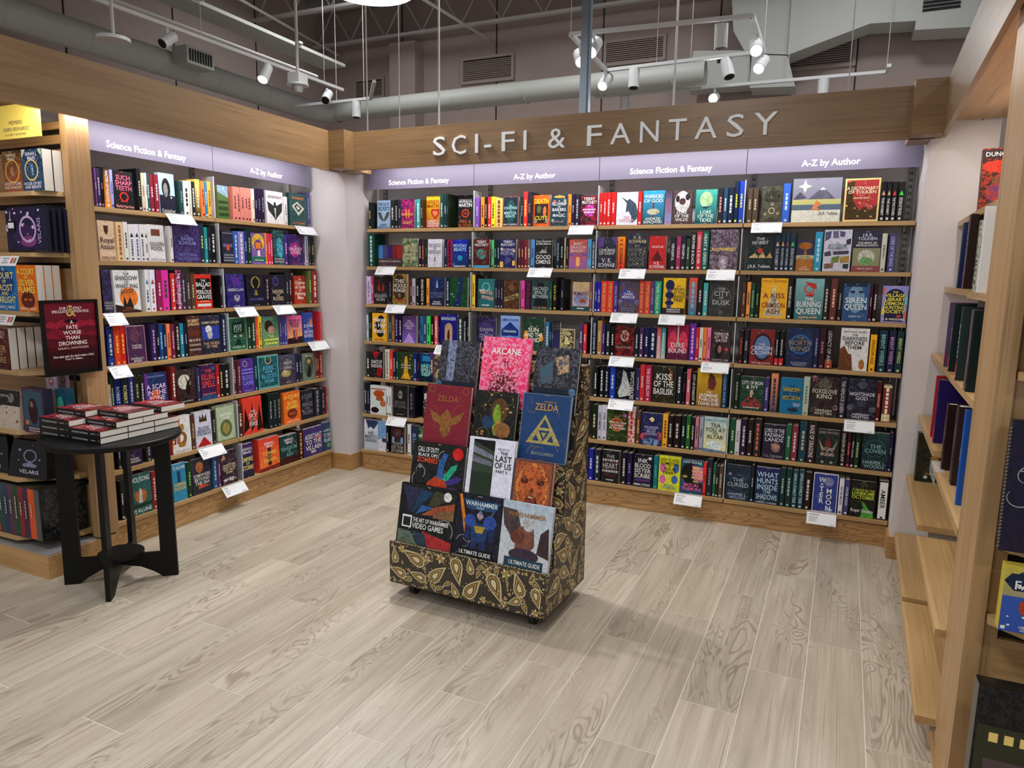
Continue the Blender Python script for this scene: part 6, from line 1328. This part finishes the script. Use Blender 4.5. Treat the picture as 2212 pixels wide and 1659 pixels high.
dbook(1, .042, .337, .262, '111', '', '', 'CALL OF DUTY@.07,.2,eee,.1,.5;BLACK OPS@.2,.27,eee,.1,.5;ZOMBIES@.27,.38,e53,.1,.5', 'p c42 .25 .98 .34 .72 .5 .58 .68 .64 .72 .8 .74 .98;p e74 .3 .8 .12 .88 .06 .95 .12 .98 .36 .92;p 36a .5 .62 .52 .34 .6 .16 .68 .18 .62 .42 .61 .64;p 2a8 .6 .63 .76 .38 .87 .33 .86 .42 .7 .67;p 438 .66 .67 .88 .54 .97 .57 .92 .65 .71 .74;p 637 .69 .76 .9 .76 .96 .84 .88 .87 .7 .84;c .86 .15 .1 d22;c .17 .45 .04 788', 'black book with a multicoloured reaching hand and red seal, second tier left')
dbook(1, .35, .588, .318, 'eef', '', '', 'THE ART OF@.12,.15,333,.62,.9;THE|LAST|OF US@.16,.42,222,.6,.96;PART II@.43,.48,333,.6,.92', 'b .1 .03 .57 .97 343;p 111 .1 .03 .57 .03 .57 .18 .1 .06;p 889 .1 .12 .55 .24 .55 .3 .1 .22;p 778 .1 .26 .55 .34 .55 .4 .1 .36;b .1 .5 .57 .8 232;e .35 .88 .05 .06 644;b .1 .94 .57 .97 465', 'white book with a tall overgrown building photograph, second tier middle')
dbook(1, .593, .786, .246, 'a53', '', '842', '', 'f .04 544;e .5 .5 .42 .46 d84;e .5 .48 .34 .38 c63;e .3 .38 .1 .06 411;e .7 .38 .1 .06 411;p 311 .5 .48 .56 .58 .44 .58;e .5 .76 .16 .14 311;e .5 .78 .11 .1 723;p eda .42 .64 .58 .64 .56 .68 .44 .68', 'orange book with a screaming demon face, second tier right')
dbook(2, .05, .3, .304, '823', '', '', 'ZELDA@.16,.27,a63,.25,.75', 'p 963 .5 .38 .62 .5 .62 .75 .5 .85 .38 .75 .38 .5;p 963 .1 .4 .38 .52 .38 .64 .2 .58;p 963 .9 .4 .62 .52 .62 .64 .8 .58;o .12 .08 .07 .012 963;o .88 .08 .07 .012 963;b .06 .95 .94 .956 963', 'dark red book with faint gold emblem, third tier left')
dbook(2, .328, .548, .297, '111', '', '', 'ELDEN RING@.82,.92,a94,.1,.9', 'e .6 .3 .2 .2 642;e .55 .45 .1 .25 8a3;e .7 .6 .2 .12 963;e .35 .5 .15 .1 246;s 24 b84', 'black book with smoky gold and green wisps, third tier middle')
dbook(2, .577, .815, .306, '247', '', '', 'THE LEGEND OF@.1,.13,b83,.45,.7;ZELDA@.13,.25,c95,.27,.75;ENCYCLOPEDIA@.86,.91,9a9,.28,.75', 'p ba6 .5 .3 .86 .74 .14 .74;p 247 .5 .37 .6 .5 .4 .5;p 247 .5 .7 .38 .54 .62 .54;p ba6 .5 .65 .44 .57 .56 .57;p 247 .28 .7 .34 .6 .42 .7;p 247 .72 .7 .66 .6 .58 .7;f .012 689', 'blue book with large gold triangle, third tier right')
dbook(3, .066, .284, .308, '222', '', '556', 'MATERIAL ULTIMANIA@.72,.8,99a,.1,.9', 'p 89b .2 0 .42 0 .4 .66 .2 .66;b .02 .66 .98 .98 123;c .03 .72 .08 48a', 'charcoal book with grey leaf pattern and pale blue stripe, top tier left')
dbook(3, .305, .56, .338, 'f37', '', 'f9b', 'THE ART AND MAKING OF@.09,.12,fbd,.25,.75;ARCANE@.14,.25,fff,.2,.82;LEAGUE OF LEGENDS@.27,.3,fbd,.32,.68', 'e .5 .5 .36 .36 e25;e .5 .72 .3 .16 611;p 611 .5 .42 .62 .6 .38 .6;p 611 .12 .42 .4 .55 .36 .64;p 611 .88 .42 .6 .55 .64 .64;c .52 .38 .06 611;b .3 .8 .34 .98 611;b .66 .8 .7 .98 611', 'hot pink book with dark red silhouette, top tier middle')
dbook(3, .59, .81, .305, '222', '', '556', 'MATERIAL ULTIMANIA@.74,.82,99a,.12,.92', 'b .02 .62 .98 .98 123;p 367 .1 .35 .4 .2 .45 .5 .2 .58;p ca7 .45 .15 .75 .1 .8 .35 .55 .42;c .9 .66 .08 48a', 'charcoal book with grey leaf pattern and tan patch, top tier right')

# ------------------------------------------------------------------ above the fascia: ducts, tracks, spots, wires
du = thing('air_duct', 'round pale grey air duct running along the left and back walls', 'duct', (0, 0, 0))
MB().tube((-2.3, -4.0, 3.37), (-2.3, 2.1, 3.37), .115, 24, caps=False).build('duct_run', M['duct'], du, smooth=True)
MB().tube((-2.05, 2.35, 3.37), (2.1, 2.35, 3.40), .105, 24, caps=False).build('duct_run', M['duct'], du, smooth=True)
el = MB()
for i in range(6):
    a, b_ = R(180-15*i), R(180-15*(i+1)); c = Vector((-2.05, 2.1, 3.37)); el.tube(c+Vector((math.cos(a)*.25, math.sin(a)*.25, 0)), c+Vector((math.cos(b_)*.25, math.sin(b_)*.25, 0)), .113, 24, caps=False)
el.build('duct_elbow', M['duct'], du, smooth=True)
for y in (-2.8, -1.9, -1.2, -.55, .1, .75, 1.4): MB().tube((-2.3, y-.004, 3.37), (-2.3, y+.004, 3.37), .118, 24).build('duct_seam', M['duct'], du)
for x in (-1.3, -.5, .3, 1.1, 1.8): MB().tube((x-.005, 2.35, 3.376), (x+.005, 2.35, 3.378), .108, 24).build('duct_seam', M['duct'], du)
reg = MB().box(-2.2, -2.02, .2, .5, 3.35, 3.5).build('duct_register', M['duct'], du)
for i in range(9): MB().box(-2.019, -2.014, .225+.029*i, .24+.029*i, 3.375, 3.475).build('louvre', M['dark'], reg)
def vent(label, x0, x1, z0, z1):
    t = thing('wall_vent', label, 'vent', (x0, 3.0, z0), 0, 'vents on the back wall'); W, H = x1-x0, z1-z0
    MB().box(0, W, -.004, 0, 0, H).build('backing', M['dark'], t)
    f_ = MB()
    for a in ((0, W, 0, .03), (0, W, H-.03, H), (0, .03, .03, H-.03), (W-.03, W, .03, H-.03)): f_.box(a[0], a[1], -.03, 0, a[2], a[3])
    f_.build('frame', M['wall'], t)
    k = int((H-.06)/.02)
    s_ = MB()
    for i in range(k): s_.box(.03, W-.03, -.022, -.006, .032+.02*i, .032+.02*i+.012)
    o = s_.build('louvre', M['grille'], t); o['kind'] = 'stuff'
vent('louvred vent on the back wall behind the fascia letters, left of the steel strut', -.79, -.12, 3.70, 3.99); vent('louvred vent on the back wall right of the steel strut', .92, 1.58, 3.73, 3.99)
vent('louvred vent on the back wall under the sloping duct', 2.72, 3.35, 3.50, 3.92); vent('louvred vent on the back wall near the left corner', -2.3, -1.85, 3.65, 3.9)
# rectangular ducts at upper right: traced from image pixels, then scaled about the camera
hv = thing('air_handler', 'white box ducts and sloping duct above the right end of the fascia', 'duct', (0, 0, 0))
MB().prism([(2.19, 4.7), (2.286, 3.82), (2.411, 3.611), (2.778, 3.559), (2.778, 4.7)], 'y', 2.62, 2.92).build('plenum', M['duct'], hv)
MB().prism([(2.464, 3.591), (2.778, 3.549), (2.861, 3.277), (2.464, 3.298)], 'y', 2.62, 2.92).build('drop_box', M['duct'], hv)
MB().prism([(2.778, 4.06), (2.778, 3.549), (3.437, 3.737), (3.782, 3.716), (3.782, 3.643), (4.66, 3.59), (4.66, 4.11)], 'y', 2.6, 2.9).build('sloping_duct', M['duct'], hv)
MB().prism([(1.92, 3.695), (2.443, 3.643), (2.464, 3.34), (1.878, 3.35)], 'y', 2.66, 2.92).build('control_box', M['duct'], hv)
MB().box(2.15, 2.223, 2.65, 2.66, 3.56, 3.61).build('control_window', M['dark'], hv)
gr = MB()
for i in range(4): gr.box(3.824, 4.096, 2.59, 2.6, 3.78+.03*i, 3.8+.03*i)
gr.build('outlet_louvre', M['dark'], hv)['kind'] = 'stuff'
# track lighting
def track(label, pts, z=3.3, drops=()):
    t = thing('light_track', label, 'track', (pts[0][0], pts[0][1], z), 0, 'white lighting tracks'); o0 = Vector((pts[0][0], pts[0][1], 0))
    for a, b_ in zip(pts, pts[1:]):
        A, B = Vector((*a, 0))-o0, Vector((*b_, 0))-o0; d = (B-A).normalized(); n_ = Vector((-d.y, d.x, 0))*.016
        MB().prism([tuple((A+n_)[:2]), tuple((A-n_)[:2]), tuple((B-n_)[:2]), tuple((B+n_)[:2])], 'z', 0, .026).build('rail', M['track'], t)
    for x, y in drops: MB().tube((x-o0.x, y-o0.y, .026), (x-o0.x, y-o0.y, 4.72-z), .003, 6).build('hanger_wire', M['pipe'], t)
def head(x, y, z, aim, label, power=0, lit=True, r=.046, L=.155):
    t = thing('track_spot', label, 'spotlight', (x, y, z), 0, 'white track spotlights'); d = (Vector(aim)-Vector((x, y, z-.1))).normalized()
    c = Vector((0, 0, -.085)); MB().tube((0, 0, 0), (0, 0, -.05), .012, 8).build('stem', M['track'], t)
    MB().tube(c-d*L*.5, c+d*L*.5, r, 18).build('can', M['track'], t, smooth=False)
    MB().tube(c+d*(L*.5+.0005), c+d*(L*.5+.002), r*.84, 18).build('lens', M['glow'] if lit else M['dark'], t)
    if power:
        l = bpy.data.lights.new('spot', 'SPOT'); l.energy = power; l.spot_size = R(75); l.spot_blend = .6; l.shadow_soft_size = .05; l.color = (.96, .98, 1)
        lo = bpy.data.objects.new('lamp', l); COL.objects.link(lo); lo.parent = t; lo.location = c+d*(L*.5+.03); lo.rotation_euler = d.to_track_quat('-Z', 'Y').to_euler()
track('long white lighting track above the left fascia', [(-1.37, -3.2), (-1.23, 1.35)], drops=((-1.35, -2.2), (-1.3, -.3), (-1.25, 1.1)))
head(-1.292, -.62, 3.3, (-1.3, -1.0, 2.9), 'angled square spotlight on the left track, unlit', lit=False, r=.04, L=.13); head(-1.262, .33, 3.3, (-1.1, -.3, 2.3), 'lit spotlight on the left track near the round sensor', 12)
track('white square of lighting track above the right half of the fascia', [(1.39, .65), (1.37, 1.64), (2.67, 1.59), (2.665, .75), (1.39, .65)], drops=((1.39, .65), (2.1, 1.6), (2.66, .75), (2.67, 1.59)))
head(1.38, .9, 3.3, (1.75, .2, 2.6), 'lit spotlight at the left side of the square track', 14); head(1.56, .69, 3.3, (1.5, -.3, 2.3), 'lit spotlight just right of the steel strut, square track', 14); head(1.37, 1.62, 3.3, (1.25, .8, 2.5), 'lit spotlight at the left rear of the square track', 8); head(1.62, 1.63, 3.3, (1.65, 1.5, 2.3), 'unlit spotlight on the rear rail of the square track', lit=False)
head(2.66, 1.12, 3.3, (2.85, .1, 2.5), 'lit spotlight on the right side of the square track', 14); head(2.46, .78, 3.3, (2.45, .9, 2.3), 'unlit spotlight on the front rail of the square track', lit=False); head(2.66, 1.58, 3.3, (2.5, .8, 2.6), 'lit spotlight at the right rear corner of the square track', 8); head(2.4, 1.6, 3.3, (2.6, 1.4, 2.5), 'unlit tilted spotlight on the rear rail of the square track', lit=False)
track('white lighting track low behind the fascia on the right', [(1.0, 2.5), (3.6, 2.55), (3.6, 2.35)], drops=((1.6, 2.51), (2.8, 2.53), (3.59, 2.5)))
head(2.16, 2.53, 3.3, (2.2, .9, 2.7), 'dazzling spotlight just above the letter S of the fascia', 10); head(3.1, 2.54, 3.3, (3.1, 2.5, 2.3), 'unlit spotlight near the right end of the fascia', lit=False); head(1.3, 2.51, 3.3, (1.3, 2.5, 2.3), 'unlit spotlight peeping over the fascia right of the strut', lit=False)
track('short white lighting track over the left corner of the fascia', [(-2.15, 1.73), (-1.17, 1.73), (-.75, 1.2)], drops=((-1.6, 1.73), (-1.25, 1.73)))
head(-1.35, 1.73, 3.3, (-1.35, 1.7, 2.3), 'unlit spotlight over the left corner of the fascia', lit=False); head(-1.62, 1.6, 3.42, (-1.4, 1.0, 2.8), 'pale spotlight in front of the duct elbow', lit=False)
track('white lighting track above the picture over the open floor', [(.3, -.9), (3.6, -1.76)], z=3.45, drops=((1.5, -1.2), (3.2, -1.65)))
for i, (p, aim, pw, cone) in enumerate(SPOTS):
    head(p[0], p[1], p[2], aim, 'track spotlight above the picture, over the %s' % ('rolling display' if i == 0 else 'open floor'), 0)
    l = bpy.data.lights.new('spot', 'SPOT'); l.energy = pw; l.spot_size = R(cone); l.spot_blend = .7; l.shadow_soft_size = .06; l.color = (1, .97, .94)
    lo = bpy.data.objects.new('key_lamp', l); COL.objects.link(lo); lo.location = (p[0], p[1], p[2]-.17); lo.rotation_euler = (Vector(aim)-Vector(p)).to_track_quat('-Z', 'Y').to_euler()
# disc pendants
for i, p in enumerate(PENDANTS):
    t = thing('disc_pendant', ('round glowing disc pendant at the top edge of the picture' if i == 0 else 'round glowing disc pendant added for extra light, %s of those out of the picture' % ORD[i]), 'pendant lamp', p, 0, 'disc pendants')
    MB().tube((0, 0, -.012), (0, 0, .03), .285, 48).build('shade', M['track'], t); MB().tube((0, 0, -.022), (0, 0, -.0125), .282, 48).build('diffuser', M['disc'], t)
    MB().tube((0, 0, .03), (0, 0, 4.72-p[2]), .004, 6).build('cable', M['pipe'], t)
# steel strut, conduits, joists, sensors
tag(MB().box(1.55, 1.62, .42, .46, 2.53, 4.72).box(1.565, 1.605, .412, .42, 2.53, 4.72).build('steel_strut', M['strut']), 'blue-grey steel channel strut rising behind the fascia', 'strut')
for i, (x, y) in enumerate(((-.62, .9), (-.28, .9), (.12, .9), (2.06, 1.2), (3.3, 1.1))):
    tag(MB().tube((x, y, 2.4), (x, y, 4.72), (.007, .005, .009, .009, .004)[i], 8).build('hanger_rod', M['pipe']), 'thin %s hanger rod dropping behind the fascia' % ('leftmost', 'second', 'third', 'fourth', 'rightmost')[i], 'rod', 'hanger rods')
for i in range(5):                                # bar joists under the deck
    y = -1.2+1.0*i; t = thing('roof_joist', '%s open-web roof joist from the front' % ORD[i+1], 'joist', (0, y, 4.26), 0, 'open-web roof joists')
    MB().box(-2.75, 6, -.03, .03, 0, .03).build('chord', M['pipe'], t); MB().box(-2.75, 6, -.03, .03, .4, .43).build('chord', M['pipe'], t)
    wb = MB()
    for k in range(17): x = -2.7+.5*k; wb.tube((x, 0, .02), (x+.25, 0, .41), .008, 5); wb.tube((x+.25, 0, .41), (x+.5, 0, .02), .008, 5)
    wb.build('web', M['pipe'], t)
tray = thing('ribbed_tray', 'pale ribbed tray running above the left lighting track', 'tray', (-1.78, 0, 3.72))
for i in range(6): MB().box(-.15+.05*i, -.115+.05*i, -3, 1.95, 0, .03).build('rib', M['duct'], tray)
for y in (-1.2, .0, 1.2): MB().box(-.16, .16, y, y+.05, .03, .05).build('cross_strap', M['pipe'], tray)
for i, (a, b_) in enumerate((((-1.62, -3, 3.45), (-1.5, 1.3, 3.45)), ((-.65, -1, 4.15), (-.42, 2.95, 4.15)), ((-2.0, -1, 4.2), (-2.5, 2.95, 4.2)))):
    tag(MB().tube(a, b_, .016, 10).build('conduit', M['pipe']), '%s thin grey conduit crossing the open ceiling' % ('lowest', 'middle', 'highest')[i], 'pipe', 'conduits')
ap = thing('wifi_disc', 'flat white ceiling access disc hanging above the left fascia', 'access point', (-1.06, -1.24, 3.0))
MB().tube((0, 0, 0), (0, 0, .022), .10, 30).build('disc', M['track'], ap); MB().tube((0, 0, .022), (0, 0, 1.72), .011, 10).build('pole', M['pipe'], ap)
sn = thing('ceiling_sensor', 'white boxed dome camera on a pole above the left fascia', 'camera', (-.73, .12, 3.0))
MB().box(-.055, .055, -.055, .055, .03, .11).build('box', M['track'], sn); MB().tube((0, 0, .018), (0, 0, .03), .085, 24).build('flange', M['track'], sn); MB().tube((0, 0, -.035), (0, 0, .018), .03, 20, r1=.05).build('dome', M['steel'], sn); MB().tube((0, 0, .11), (0, 0, 1.72), .012, 10).build('pole', M['pipe'], sn)
for nm in ('title_lettering', 'spine_lettering', 'cover_art', 'printed_lines', 'printed_art', 'poster_lettering', 'sign_lettering', 'bracket'):
    for o in bpy.data.objects:
        if o.name.split('.')[0] == nm and o.type == 'MESH': o['kind'] = 'stuff'
